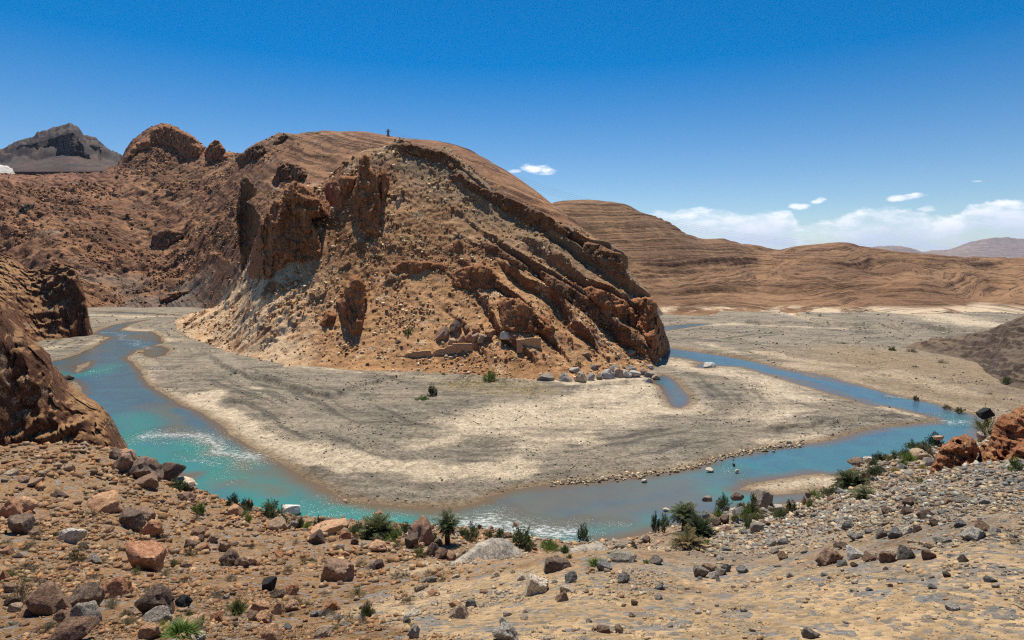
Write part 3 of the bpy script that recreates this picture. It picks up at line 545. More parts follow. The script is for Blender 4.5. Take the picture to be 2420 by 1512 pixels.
col = t.mix(t.math('MULTIPLY', upr, .8), col, t.mix(t.noise(.5, 6, .7), (.12, .075, .042), (.36, .26, .16)))
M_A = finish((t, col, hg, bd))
build_layer("craggy_hill", A, 400, 1640, 1.9, np.r_[np.arange(148, 256, .38), np.arange(256, 312, 1.2)], disp_A, M_A, -1.2)

# G: foreground slope
G = Layer([(-60, 1085, 76), (0, 1086, 79), (120, 1087, 82), (250, 1095, 84), (330, 1116, 82), (400, 1142, 79), (460, 1185, 76.6), (520, 1200, 74.6), (600, 1216, 72.5), (740, 1248, 68.9), (900, 1262, 67.4), (1060, 1275, 66.1), (1200, 1283, 65.2), (1320, 1290, 64.5), (1400, 1287, 64.8), (1500, 1275, 66), (1560, 1255, 68), (1640, 1240, 69.6), (1700, 1218, 72.3), (1780, 1205, 73.8), (1860, 1200, 74.5), (1900, 1190, 76), (1960, 1160, 80), (2000, 1118, 86.8), (2060, 1088, 92.4), (2150, 1066, 96), (2200, 1054, 99), (2260, 1050, 100), (2350, 1036, 104), (2500, 1030, 106),
           (0, 1200, 35), (200, 1200, 38), (400, 1250, 38), (600, 1300, 34), (800, 1330, 30), (1000, 1335, 29), (1150, 1330, 25), (1240, 1325, 20), (0, 1350, 16), (300, 1350, 18), (600, 1400, 15), (900, 1400, 14), (0, 1512, 8), (400, 1512, 7), (800, 1512, 7.2), (1200, 1512, 6.4), (1800, 1512, 6), (2420, 1512, 5.5),
           (1330, 1320, 16), (1400, 1322, 13), (1500, 1326, 12.5), (1600, 1332, 13.5), (1700, 1310, 18), (1500, 1330, 24), (1560, 1310, 40), (1620, 1290, 52), (1400, 1330, 24), (1330, 1325, 35), (1330, 1305, 50), (1480, 1305, 50), (1750, 1270, 42), (1750, 1300, 26), (1750, 1400, 9.4), (1880, 1228, 45), (1900, 1290, 17), (2030, 1185, 42), (2100, 1160, 32), (2200, 1134, 19), (2300, 1120, 17), (2420, 1112, 15),
           (2200, 1220, 12.5), (2420, 1220, 10.8), (2000, 1400, 8), (2420, 1400, 7), (1500, 1420, 8.8), (1200, 1420, 10), (2200, 1150, 45), (2100, 1140, 55), (2000, 1150, 66), (2300, 1150, 45), (2420, 1150, 42), (2200, 1110, 75), (2400, 1110, 75), (2060, 1110, 78), (1850, 1215, 62), (1700, 1240, 60),
           (0, 1560, 6.4), (1200, 1570, 5.6), (2420, 1570, 4.8), (600, 1560, 6.4), (1200, 1900, 3.3), (2420, 1900, 3), (0, 1900, 3.6),
           (0, 1150, 90), (250, 1150, 95), (460, 1230, 90), (600, 1260, 84), (740, 1290, 80), (1060, 1330, 78), (1400, 1330, 76), (1640, 1300, 82), (1860, 1240, 90), (2000, 1170, 105), (2200, 1090, 125), (2500, 1060, 130)], smooth=2e-5)
def disp_G(PX, py, X, Y, Z):
    k = sst(Y, 2, 50)
    d = (fbm(X / 9, Y / 9, o=4, s=101) - .5) * (.5 + 1.3 * k) * sst(Z, 0, 6) + (fbm(X / 1.8, Y / 1.8, o=4, s=102) - .5) * (.16 + .45 * k) * sst(Z, -.2, 2) + (fbm(X / .3, Y / .3, o=4, s=103) - .5) * .05
    sandy = sst(PX / 1000 + (fbm(X / 5, Y / 5, o=3, s=107) - .5) * .5, .72, 1.15) * sst(Y, 46, 20) * (.5 + .5 * sst(py - (1450 - np.abs(PX - 1500) * .12) + (fbm(X / 2.5, Y / 2.5, o=4, s=109) - .5) * 260, -110, 40))
    rub = sst(PX, 1480, 1700) * sst(py + PX * .15 + (fbm(X / 4, Y / 4, o=3, s=111) - .5) * 160, 1660, 1560)
    beach = sst(Z, 2.6, .8) * sst(PX, 1400, 1520)
    blu = sst(fbm(X / 4, Y / 4, o=4, s=108), .44, .6) * sst(PX, 1250, 1500)
    return X, Y, Z + d, {'sandy': sandy, 'beach': beach, 'blu': blu, 'rub': rub}
t = NT("stony_slope")
fine = t.noise(9, 6, .75); mid = t.noise(.9, 8, .65); big = t.noise(.14, 4)
vo = t.voro(11, out=1); vs = t.n.new('ShaderNodeSeparateColor'); t.l.new(vo, vs.inputs[0]); vd = t.voro(11); vo2 = t.voro(3.4, out=1); vs2 = t.n.new('ShaderNodeSeparateColor'); t.l.new(vo2, vs2.inputs[0]); vd2 = t.voro(3.4)
brown = t.mix(t.ss(mid, .35, .65), (.19, .104, .04), (.34, .195, .08))
brown = t.mix(t.math('MULTIPLY', t.ss(vs2.outputs[0], .5, .9), .6), brown, (.33, .17, .09))
orange = t.mix(t.ss(mid, .35, .65), (.59, .405, .22), (.41, .28, .15))
greyc = t.mix(t.ss(fine, .3, .7), (.19, .165, .135), (.35, .30, .24))
col = t.mix(t.ss(t.math('ADD', t.attr('sandy'), t.math('MULTIPLY', t.math('SUBTRACT', mid, .5), .9)), .3, .75), brown, orange)
col = t.mix(t.math('MULTIPLY', t.ss(t.math('ADD', vs.outputs[1], t.math('MULTIPLY', t.attr('blu'), .3)), .78, .84), .85), col, greyc)
col = t.mix(t.math('MULTIPLY', t.ss(vs2.outputs[1], .8, .88), t.ss(fine, .4, .5)), col, (.24, .225, .205))
col = t.mix(t.math('MULTIPLY', t.attr('rub'), .75), col, t.mix(t.ss(mid, .35, .65), (.21, .17, .13), (.36, .28, .205)))
col = t.mix(t.attr('beach'), col, t.mix(t.ss(mid, .4, .6), (.42, .30, .18), (.58, .44, .29)))
k = t.math('ADD', .52, t.math('ADD', t.math('MULTIPLY', vs.outputs[0], .5), t.math('MULTIPLY', fine, .5)))
col = t.mix(1.0, col, t.gray(k), 'MULTIPLY')
hg = t.math('ADD', t.math('ADD', t.math('MULTIPLY', fine, .8), t.math('MULTIPLY', t.math('SUBTRACT', 1, vd), .6)), t.math('ADD', mid, t.math('MULTIPLY', t.math('SUBTRACT', 1, vd2), .35)))
M_G = t.done(col, t.bump(hg, .12), .93)
Yn = np.exp(np.linspace(math.log(1.6), math.log(132), 620))
build_layer("stony_slope", G, -300, 2720, 3.0, Yn, disp_G, M_G, -2.2)
# left-hand cliffs
L1 = Layer([(-60, 1090, 77), (-60, 1000, 79), (-60, 860, 80.3), (-60, 720, 82.5), (-60, 640, 98), (0, 1092, 80), (0, 1000, 81), (0, 880, 82.7), (0, 760, 85), (0, 735, 93), (60, 1092, 82), (60, 930, 84.6), (60, 815, 87.5), (62, 798, 93), (100, 1092, 83), (100, 960, 85.6), (112, 855, 90), (145, 1094, 84.5), (145, 1000, 87), (146, 905, 92), (200, 1096, 86), (200, 1020, 88.8), (200, 948, 94.5), (255, 1098, 88), (262, 1050, 91), (268, 1000, 97), (310, 1116, 88), (292, 1085, 93), (298, 1050, 99), (350, 1126, 88), (335, 1100, 96),
            (-60, 690, 112), (0, 770, 108), (60, 840, 108), (112, 890, 108), (146, 940, 110), (200, 980, 113), (268, 1040, 114), (310, 1100, 113), (-60, 760, 132), (0, 850, 130), (60, 900, 128), (200, 1040, 130), (300, 1130, 130),
            (-60, 1130, 70), (100, 1140, 75), (250, 1150, 78), (350, 1170, 80), (385, 1160, 92), (385, 1150, 110)], smooth=2e-5, pxr=(-70, 380))
def disp_L(amp):
    def f(PX, py, X, Y, Z):
        s = Z * .7 - X * .5 + (fbm(X / 9, Y / 9, o=3, s=203) - .5) * 3
        d = relief(X, Y, Z, amp, 6 * amp, 205, .6) + (vn(s / .9, X / 8, Y / 8, s=207) - .5) * .7 * amp + sst(fbm(X / 3.3, Y / 3.3, Z / 3.3, o=4, s=209, g=.6), .53, .6) * .7 * amp + sst(fbm(X / 1.6, Y / 1.6, Z / 1.6, o=3, s=213), .5, .55) * .45 * amp + (fbm(X / 5, Y / 5, Z / 5, o=4, s=215, ridged=True) - .6) * 1.6 * amp + (fbm(X, Y, Z, o=3, s=211) - .5) * .5
        f_ = sst(Z, -.5, 3)
        return X + d * .25 * f_, Y - d * .9 * f_, Z + d * .25 * f_, {}
    return f
gL = ground_mat("dark_cliff", (.21, .105, .045), (.33, .18, .08), (.085, .034, .016), (.15, .062, .027), .05, .55, 4, .5, steep=(.72, .5), light=((.4, .3, .2), .2))
M_L = finish(gL)
build_layer("left_cliff", L1, -300, 400, 2.0, np.r_[np.arange(70, 104, .13), np.arange(104, 132, 1.2)], disp_L(1.35), M_L, -1)
L2 = Layer([(-60, 590, 262), (0, 600, 262), (30, 611, 259), (60, 640, 256), (100, 657, 253), (140, 662, 251), (185, 691, 250), (208, 728, 252), (216, 778, 258), (-60, 700, 225), (0, 700, 225), (0, 780, 205), (60, 800, 222), (60, 725, 236), (110, 806, 233), (130, 740, 243), (160, 800, 240), (190, 796, 246), (190, 750, 248), (215, 795, 250), (235, 800, 256), (235, 800, 262), (250, 830, 250), (60, 850, 205), (160, 840, 224), (0, 900, 190),
            (-60, 640, 300), (0, 650, 300), (60, 690, 292), (140, 720, 285), (208, 790, 280), (235, 840, 290)], smooth=2e-5, pxr=(-70, 250))
build_layer("left_far_cliff", L2, -300, 256, 2.0, np.arange(196, 300, .45), disp_L(2.0), M_L, -1)

# ------------------------------------------------------------------ rock outcrops traced at their own distance with real depth
def rock_mat(name, c1, c2, c3, scale=.5, bump=.35, streak=.0, obj=False, rough=.9):
    t = NT(name)
    if obj: t.obj()
    v = t.map(scale=(1, 1, .35)) if streak else t.pos
    n1 = t.noise(scale, 7, .65, v); n2 = t.noise(scale * 5, 6, .7); n3 = t.noise(scale * .35, 3)
    if obj:
        oi = t.n.new('ShaderNodeObjectInfo'); n3 = t.math('ADD', n3, t.math('MULTIPLY', t.math('SUBTRACT', oi.outputs['Random'], .5), .35))
    col = t.mix(t.ss(n1, .38, .62), c1, c2); col = t.mix(t.math('MULTIPLY', t.ss(t.math('ADD', n2, t.math('MULTIPLY', n3, .6)), .78, .95), .8), col, c3)
    crack = t.ss(t.math('ABSOLUTE', t.math('SUBTRACT', t.noise(scale * 1.3, 6, .6, v), .5)), .0, .03)
    col = t.mix(1.0, col, t.gray(t.math('ADD', .55, t.math('MULTIPLY', n2, .85))), 'MULTIPLY')
    h = t.math('ADD', t.math('ADD', n1, t.math('MULTIPLY', n2, .4)), t.math('MULTIPLY', crack, .25))
    return t.done(col, t.bump(h, bump), rough)
M_red = rock_mat("red_rock", (.36, .145, .054), (.25, .095, .037), (.45, .22, .10), .35, .5, 1)
M_dk = rock_mat("dark_rock", (.22, .10, .044), (.15, .066, .03), (.31, .165, .08), .35, .5, 1)
M_pk = rock_mat('peak_rock', (.035, .022, .02), (.022, .015, .016), (.07, .045, .036), .02, 4)
M_orr = rock_mat("orange_rock", (.33, .125, .048), (.21, .08, .032), (.44, .23, .11), 1.2, .25)
def poly_sd(px, py, poly):
    d, ins, _, _ = seg_dist(px, py, poly); return np.where(ins, d, -d)
def crag(name, poly, lay=None, Yc=None, mat=None, step=1.7, lean=.4, amp=1.1, ragged=3.0, rpx=9, rw=3.0, back=9., label=None, cat='rock outcrop', group=None, sd0=0, bulge=0., maxb=26., ns=1.):
    P = np.array(poly); x0, y0 = P.min(0) - 6; x1, y1 = P.max(0) + 6
    px, py = np.meshgrid(np.arange(x0, x1, step), np.arange(y0, y1, step))
    s = poly_sd(px, py, poly) + (fbm(px / 14, py / 14, o=4, s=300 + sd0) - .5) * 2 * ragged
    ins = s > 0; cols = px[0]
    if lay is not None:
        yc = []
        for j, c in enumerate(cols):
            r = np.where(ins[:, j])[0]; yc.append(np.nan if not len(r) else (yhit(lay, c, py[r[-1], j]) or np.nan))
        yc = np.array(yc); ok = ~np.isnan(yc); yc = np.interp(cols, cols[ok], yc[ok])
        k = np.ones(13) / 13; yc = np.convolve(np.pad(yc, 6, 'edge'), k, 'valid') + .2
    else:
        yc = np.interp(cols, [x0, x1], Yc if isinstance(Yc, (tuple, list)) else [Yc, Yc])
    YC = np.broadcast_to(yc, px.shape)
    zc = H - (py - HZ) / F * YC
    bot = np.array([py[np.where(ins[:, j])[0][-1], j] if ins[:, j].any() else y1 for j in range(px.shape[1])])
    zb = H - (bot - HZ) / F * yc; hgt = np.maximum(zc - zb, 0)
    rr = np.clip(s / rpx, 0, 1); rnd = 1 - np.sqrt(np.maximum(1 - (1 - rr) ** 2, 0))
    X = (px - CX) / F * YC
    Xn, Yn_, Zn = X / ns, YC / ns, zc / ns
    d = (fbm(Xn / 1.3, Yn_ / 9, Zn / 7, o=4, s=350 + sd0, ridged=True) - .6) * 1.6 * amp + (fbm(Xn / 3.2 + 7, Yn_ / 9, Zn / 8, o=5, s=310 + sd0, g=.6) - .5) * 3.0 * amp + (fbm(Xn / 6, Yn_ / 9, Zn / 5, o=5, s=320 + sd0, ridged=True, g=.6) - .6) * 3.6 * amp + sst(fbm(Xn / 4, Yn_ / 9, Zn / 4, o=4, s=330 + sd0), .48, .54) * amp * 1.8 + sst(fbm(Xn / 2, Yn_ / 9, Zn / 2.2, o=3, s=335 + sd0), .5, .56) * amp * .9 + (fbm(Xn / .8, Yn_ / 9, Zn / .9, o=3, s=340 + sd0) - .5) * .55 * amp
    Yf = YC + lean * hgt + rw * rnd - d * .8 - bulge * np.clip(s / (rpx * 3), 0, 1) ** .6
    if lay is not None:
        Yb = Yf + back
        for j, c in enumerate(cols):
            cc = int(np.argmin(np.abs(lay.grid[0] - c))); q = lay.pyd[:, cc]; yy = lay.grid[5][:, cc]
            m = np.minimum.accumulate(q); Yh = np.interp(-py[:, j], -m, yy)
            Yb[:, j] = np.clip(Yh + 2.5, Yf[:, j] + 2, Yf[:, j] + maxb)
    else:
        Yb = Yf + back * (1 - rnd * .9)
    def wp(Y): return np.stack([(px - CX) / F * Y, Y, H - (py - HZ) / F * Y], -1).reshape(-1, 3)
    V = np.r_[wp(Yf), wp(Yb)]; n = px.size; q = gridquads(*px.shape); q = q[ins.ravel()[q].all(1)]
    e = np.concatenate([q[:, [0, 1]], q[:, [1, 2]], q[:, [2, 3]], q[:, [3, 0]]]); key = e[:, 0].astype(np.int64) * n + e[:, 1]; rev = e[:, 1].astype(np.int64) * n + e[:, 0]
    b = e[~np.isin(key, rev)]; side = np.c_[b[:, 1], b[:, 0], b[:, 0] + n, b[:, 1] + n]
    # side walls in a few strips so that roughness can show on ledge tops
    Q = np.concatenate([q, q[:, ::-1] + n, side]); used = np.zeros(len(V), bool); used[Q.ravel()] = True; m = np.cumsum(used) - 1
    o = link(name, mesh_np(name, V[used], m[Q][:, ::-1]), mat or M_red)
    return tag(o, label, cat, group)
GC = "rock crags standing out of the craggy hill"
crag("crag", D('o', (1200, 400), (1260, 350), (1290, 380), (1310, 470), (1360, 540), (1450, 505), (1490, 540), (1480, 690), (1430, 800), (1400, 900), (1410, 1060), (1405, 1200), (1330, 1120), (1180, 1070), (1150, 920), (1110, 800), (1140, 700), (1190, 560)), A, label="tallest red crag tower with a notched top, high in the middle of the craggy hill", group=GC, sd0=1, amp=.9)
crag("crag", D('o', (850, 680), (900, 620), (1050, 560), (1210, 560), (1150, 700), (1110, 850), (1030, 870), (960, 860)), A, label="low red rock wall joining the tall notched tower on its left", group=GC, sd0=2, amp=.8)
crag("crag", D('o', (160, 1520), (165, 1400), (180, 1300), (270, 1020), (370, 850), (400, 790), (470, 780), (490, 690), (590, 600), (700, 640), (780, 720), (900, 880), (920, 940), (760, 970), (850, 1200), (860, 1330), (760, 1390), (620, 1370), (520, 1370), (400, 1500), (300, 1560), (230, 1560)), A, label="broadest red cliff block with deep vertical shadows on the left shoulder of the craggy hill", group=GC, sd0=3, amp=1.3)
crag("crag", D('o', (240, 1500), (270, 1300), (430, 1230), (520, 1270), (520, 1400), (430, 1480), (330, 1550)), A, label="rounded knob at the lower left foot of the broadest red cliff block", group=GC, sd0=13, amp=.7, lean=.35, rw=4)
crag("crag", D('o', (110, 520), (160, 570), (250, 680), (230, 750), (150, 810), (220, 850), (330, 1000), (260, 1110), (240, 1300), (200, 1450), (190, 1600), (140, 1640), (100, 1540), (80, 1350), (60, 1150), (40, 950), (60, 760), (90, 600)), None, (284, 274), M_dk, label="narrow purple-red fin on the far left edge of the craggy hill", group=GC, sd0=4, amp=.8, back=10, lean=.3)
crag("crag", D('k', (1070, 190), (1140, 110), (1190, 95), (1240, 150), (1270, 250), (1290, 350), (1250, 450), (1260, 560), (1230, 660), (1160, 710), (1090, 640), (1010, 530), (990, 400), (980, 350), (1050, 300), (1060, 230)), A, label="pointed red rock fin alone on the lower slope left of the ruined walls", group=GC, sd0=5, amp=.8, rpx=14, rw=4)
crag("crag", D('k', (820, 560), (900, 440), (1000, 460), (990, 560), (960, 620), (860, 600)), A, label="small red rock lump at the left base of the pointed rock fin", group=GC, sd0=6, amp=.6)
crag("crag", D('l', (-30, 80), (50, 25), (220, -8), (350, 25), (430, 110), (440, 220), (300, 240), (60, 230), (-20, 190)), A, label="arched orange cliff face with a smooth shadowed hollow under it, right of centre", group=GC, sd0=7, amp=.6, rpx=6)
crag("crag", D('l', (410, 350), (480, 305), (600, 315), (720, 400), (800, 460), (900, 520), (950, 600), (930, 660), (840, 655), (650, 650), (550, 640), (430, 600), (420, 480)), A, label="half-dome red cliff directly above the right-hand ruined wall", group=GC, sd0=8, amp=.8, rpx=6)
crag("crag", D('o', (1490, 1450), (1600, 1350), (1800, 1365), (2050, 1380), (2040, 1470), (1900, 1430), (1700, 1490), (1540, 1490)), A, label="low shadowed rock band just above and left of the arched orange cliff", group=GC, sd0=9, amp=.6, rpx=5)
crag("crag", D('l', (1060, 690), (1085, 665), (1110, 680), (1115, 760), (1095, 850), (1070, 810)), A, label="small dark stone pillar right of the right-hand ruined wall", group=GC, sd0=10, amp=.3, rpx=3, rw=1, ragged=1)
crag("crag", D('o', (2080, 1200), (2140, 1150), (2180, 1200), (2170, 1320), (2150, 1400), (2090, 1350)), A, label="thin orange spike of rock above the arched orange cliff", group=GC, sd0=12, amp=.4, rpx=4, rw=1)
GL = "slanting rock ledges on the right flank of the craggy hill"
crag("rock_ledge", D('p', (200, 660), (420, 715), (580, 785), (720, 850), (880, 925), (1010, 1030), (1090, 1100), (1050, 1160), (900, 1110), (740, 1050), (580, 975), (400, 850), (250, 760)), A, label="uppermost long slanting ledge below the smooth back ridge", cat='rock ledge', group=GL, sd0=20, mat=M_dk, amp=.9, rpx=5, lean=.2)
crag("rock_ledge", D('p', (1220, 1180), (1350, 1195), (1480, 1255), (1570, 1290), (1610, 1400), (1615, 1530), (1500, 1500), (1330, 1400), (1200, 1290)), A, label="dark ledge ending in a blunt nose against the banded hills", cat='rock ledge', group=GL, sd0=21, mat=M_dk, amp=1., rpx=5)
crag("rock_ledge", D('l', (780, 30), (900, 90), (1100, 205), (1300, 335), (1480, 470), (1700, 640), (1860, 790), (1850, 850), (1700, 770), (1500, 610), (1300, 520), (1100, 360), (880, 210), (780, 110)), A, label="longest slanting ledge running down to the foot of the end cliff", cat='rock ledge', group=GL, sd0=22, mat=M_dk, amp=.9, rpx=5)
crag("rock_ledge", D('l', (1210, 220), (1300, 205), (1450, 260), (1600, 330), (1700, 430), (1790, 560), (1700, 600), (1560, 540), (1400, 420), (1240, 300)), A, label="short thick ledge between the longest ledge and the end cliff", cat='rock ledge', group=GL, sd0=23, mat=M_red, amp=1., rpx=6)
crag("rock_ledge", D('o', (1530, 260), (1700, 250), (1800, 290), (2000, 330), (2150, 420), (2180, 500), (2050, 500), (1950, 470), (1800, 400), (1600, 340)), A, label="rounded rock shoulder just under the summit of the craggy hill", cat='rock ledge', group=GL, sd0=24, mat=M_dk, amp=.9, rpx=5)
crag("rock_ledge", D('l', (1100, 560), (1250, 600), (1370, 690), (1370, 715), (1200, 665), (1090, 600)), A, label="smallest slanting ledge low on the slope left of the end cliff", cat='rock ledge', group=GL, sd0=25, mat=M_dk, amp=.4, rpx=3, rw=1)
crag("rock_ledge", D('p', (800, 1500), (900, 1480), (1000, 1540), (1200, 1650), (1400, 1780), (1380, 1830), (1150, 1720), (900, 1590)), A, label="slanting ledge in the middle of the right flank, above the longest ledge", cat='rock ledge', group=GL, sd0=26, mat=M_dk, amp=.7, rpx=4)
crag("rock_ledge", D('p', (300, 1180), (420, 1230), (560, 1330), (700, 1420), (720, 1480), (560, 1420), (380, 1300), (280, 1240)), A, label="short broken ledge left of the dark overhung ledges", cat='rock ledge', group=GL, sd0=27, mat=M_dk, amp=.7, rpx=4)
crag("rock_ledge", D('p', (-60, 560), (60, 530), (150, 600), (260, 660), (380, 760), (330, 800), (180, 720), (20, 660)), A, label="broken ledge with pale boulders left of the uppermost long ledge", cat='rock ledge', group=GL, sd0=28, mat=M_dk, amp=.7, rpx=4)
crag("end_cliff", D('l', (1650, 330), (1780, 300), (1860, 300), (1900, 370), (1925, 480), (1975, 600), (2005, 700), (2020, 800), (2050, 885), (1920, 875), (1850, 790), (1760, 660), (1680, 520), (1600, 400)), A, label="sheer dark cliff at the right-hand end of the craggy hill, its foot in the river", cat='cliff', sd0=30, mat=M_red, amp=1.3, rpx=8, rw=4)
# skyline crags on the mountain behind
crag("skyline_crag", D('n', (1145, 560), (1160, 500), (1250, 380), (1400, 300), (1420, 235), (1500, 195), (1600, 195), (1680, 240), (1800, 290), (1870, 360), (1930, 410), (1900, 500), (1750, 530), (1690, 500), (1650, 430), (1500, 400), (1300, 470), (1200, 560)), B, label="domed rocky summit on the left-hand skyline", cat='rock outcrop', sd0=40, mat=M_red, amp=1.7, rpx=9, rw=16, lean=.5, maxb=60)
crag("skyline_crag", D('n', (1935, 420), (1970, 370), (2010, 340), (2060, 350), (2120, 430), (2150, 490), (2100, 530), (1960, 555), (1920, 480)), B, label="small pointed crag just right of the domed rocky summit", cat='rock outcrop', sd0=41, mat=M_red, amp=2.5, rpx=6, rw=9, lean=.3, maxb=50)
crag("skyline_crag", D('o', (30, 390), (100, 350), (170, 290), (230, 255), (300, 270), (350, 330), (250, 400), (150, 450), (60, 460)), B, label="jagged dark crag on the skyline above the narrow purple fin", cat='rock outcrop', sd0=42, mat=M_dk, amp=3, rpx=5, rw=9, lean=.3, maxb=50)
crag("skyline_crag", D('o', (360, 270), (430, 215), (490, 155), (560, 185), (510, 230), (430, 275)), B, label="beak-shaped crag at the left end of the smooth back ridge", cat='rock outcrop', sd0=43, mat=M_dk, amp=2, rpx=5, rw=7, lean=.3, maxb=50)
crag("slope_crag", D('o', (390, 600), (430, 480), (520, 430), (700, 480), (720, 560), (620, 620), (500, 600), (420, 650)), B, label="dark rock band behind the crest of the craggy hill", cat='rock outcrop', sd0=44, mat=M_dk, amp=2, rpx=6, rw=6, maxb=40)
crag("slope_crag", D('n', (1420, 1300), (1430, 1220), (1550, 1170), (1720, 1200), (1740, 1260), (1600, 1340), (1460, 1350)), B, label="reddish outcrop low on the left valley side, right of the dark scrub patch", cat='rock outcrop', sd0=45, mat=M_dk, amp=1.6, rpx=6, rw=6, maxb=40)
crag("slope_crag", D('n', (140, 1055), (180, 990), (240, 950), (340, 935), (300, 1000), (220, 1040)), B, label="black hollow-sided outcrop on the far left slope", cat='rock outcrop', sd0=46, mat=rock_mat("black_rock", (.05, .045, .04), (.03, .028, .026), (.09, .075, .06), .3, .4), amp=1., rpx=4, rw=3, maxb=30)
crag("slope_crag", D('n', (2140, 1050), (2160, 960), (2200, 950), (2215, 1040), (2180, 1080)), B, label="small outcrop beside the narrow purple fin", cat='rock outcrop', sd0=47, mat=M_dk, amp=1.2, rpx=5, rw=5, maxb=30)
crag("slope_crag", D('j', (1500, 300), (1600, 265), (1780, 235), (1780, 260), (1650, 330), (1560, 360), (1500, 350)), B, label="dark slab outcrop near the foot of the left valley side", cat='rock outcrop', sd0=48, mat=M_dk, amp=1.2, rpx=5, rw=5, maxb=30)
# right-hand red crags beside the camera slope
GR = "red crags on the right bank"
crag("red_crag", D('h', (1490, 860), (1520, 720), (1560, 620), (1620, 500), (1740, 405), (1900, 400), (1960, 460), (1985, 540), (1965, 640), (1985, 760), (1900, 800), (1740, 840), (1560, 870)), None, (50, 47), M_orr, step=1.5, lean=.25, amp=.42, ns=.33, rpx=9, rw=1.2, back=7, label="knobbly red rock mass nearest the river on the right bank", cat='rock outcrop', group=GR, sd0=50, bulge=1.2, ragged=5)
crag("red_crag", D('h', (1960, 860), (2010, 640), (2060, 500), (2100, 350), (2150, 230), (2250, 190), (2404, 120), (2600, 60), (2900, 40), (2900, 900), (2400, 860), (2150, 860)), None, (54, 44), M_orr, step=1.7, lean=.25, amp=.55, ns=.4, rpx=9, rw=1.2, back=10, label="highest red-brown crag at the right edge of the view", cat='rock outcrop', group=GR, sd0=51, bulge=1.2, ragged=5)
crag("red_crag", D('h', (2180, 860), (2200, 640), (2300, 520), (2404, 430), (2700, 400), (2900, 500), (2900, 900), (2400, 900)), None, (44, 40), M_orr, step=1.7, lean=.4, amp=.4, ns=.35, rpx=9, rw=1.2, back=8, label="lower smooth red slab in front of the highest crag", cat='rock outcrop', group=GR, sd0=52, bulge=1., ragged=5)
crag("red_crag", D('h', (1930, 880), (1950, 740), (1975, 560), (2010, 480), (2080, 470), (2150, 560), (2200, 700), (2190, 880)), None, (48, 45), M_orr, step=1.5, lean=.3, amp=.4, ns=.35, rpx=9, rw=1.2, back=8, label="shadowed red rock filling the gap between the knobbly mass and the highest crag", cat='rock outcrop', group=GR, sd0=54, bulge=.8, ragged=6)
crag("red_crag", D('h', (1730, 850), (1760, 760), (1810, 690), (1860, 645), (1915, 680), (1905, 740), (1860, 800), (1830, 860)), None, (43, 42), rock_mat("peach_rock", (.50, .27, .14), (.40, .20, .10), (.62, .42, .27), .8, .3), step=1.2, lean=.2, amp=.15, rpx=16, rw=1.2, back=2, label="smooth upright orange boulder at the foot of the knobbly red rocks", cat='rock outcrop', group=GR, sd0=53, bulge=.5, ragged=1)
crag("peak_cliff", D('n', (150, 400), (270, 368), (480, 325), (600, 285), (650, 262), (700, 278), (760, 335), (785, 380), (830, 470), (860, 520), (720, 490), (650, 490), (560, 430), (480, 405), (330, 445), (270, 415), (150, 435)), PEAK, None, M_pk, label="dark jagged cliff band under the summit of the distant mountain", cat='cliff', sd0=70, amp=6, ns=7., lean=.5, rpx=4, rw=12, back=40, ragged=6, maxb=140)
crag("peak_cliff", D('n', (830, 395), (880, 378), (940, 400), (960, 450), (900, 440)), PEAK, None, M_pk, label="small dark knob right of the distant summit", cat='cliff', sd0=71, amp=4, ns=7., lean=.5, rpx=3, rw=8, back=30, ragged=2, maxb=100)
print('crags', time.time() - T0)

# ------------------------------------------------------------------ loose rocks
rng = np.random.default_rng(5)
import bmesh
def ico(sub):
    bm = bmesh.new(); bmesh.ops.create_icosphere(bm, subdivisions=sub, radius=1)
    V = np.array([v.co[:] for v in bm.verts]); T = np.array([[v.index for v in f.verts] for f in bm.faces]); bm.free(); return V, T
ICO = {s: ico(s) for s in (1, 2, 4)}
def rock_shape(V, seed, nplanes=16, rough=.05, flat=1.0):
    r = np.random.default_rng(seed); n = r.normal(size=(nplanes, 3)); n /= np.linalg.norm(n, axis=1)[:, None]; d = r.uniform(.55, 1.0, nplanes)
    dots = V @ n.T; rad = np.where(dots > .05, d / np.maximum(dots, .05), 9).min(1); rad = np.minimum(rad, 1.25)
    P = V * rad[:, None]
    P = P * (1 + rough * 2 * (fbm(P[:, 0] * 2.2 + seed, P[:, 1] * 2.2, P[:, 2] * 2.2, o=5, s=seed, g=.6) - .5))[:, None]
    mn, mx = P.min(0), P.max(0); P = (P - (mn + mx) / 2) / ((mx - mn) / 2); return P
PROTO = {}
for i in range(12):
    V, T = ICO[4]; P = rock_shape(V, 40 + i, [9, 12, 16, 24][i % 4], [.10, .16, .22][i % 3])
    PROTO[i] = (P, T)
PCACHE = {}
def proto_mesh(kind, i, mat):
    k = (kind, i % 12, mat.name)
    if k not in PCACHE:
        P, T = PROTO[i % 12]; me = mesh_np(kind, P, tris=T, smooth=True); me.materials.append(mat)
        try: me.set_sharp_from_angle(angle=R(32))
        except Exception: pass
        PCACHE[k] = me
    return PCACHE[k]
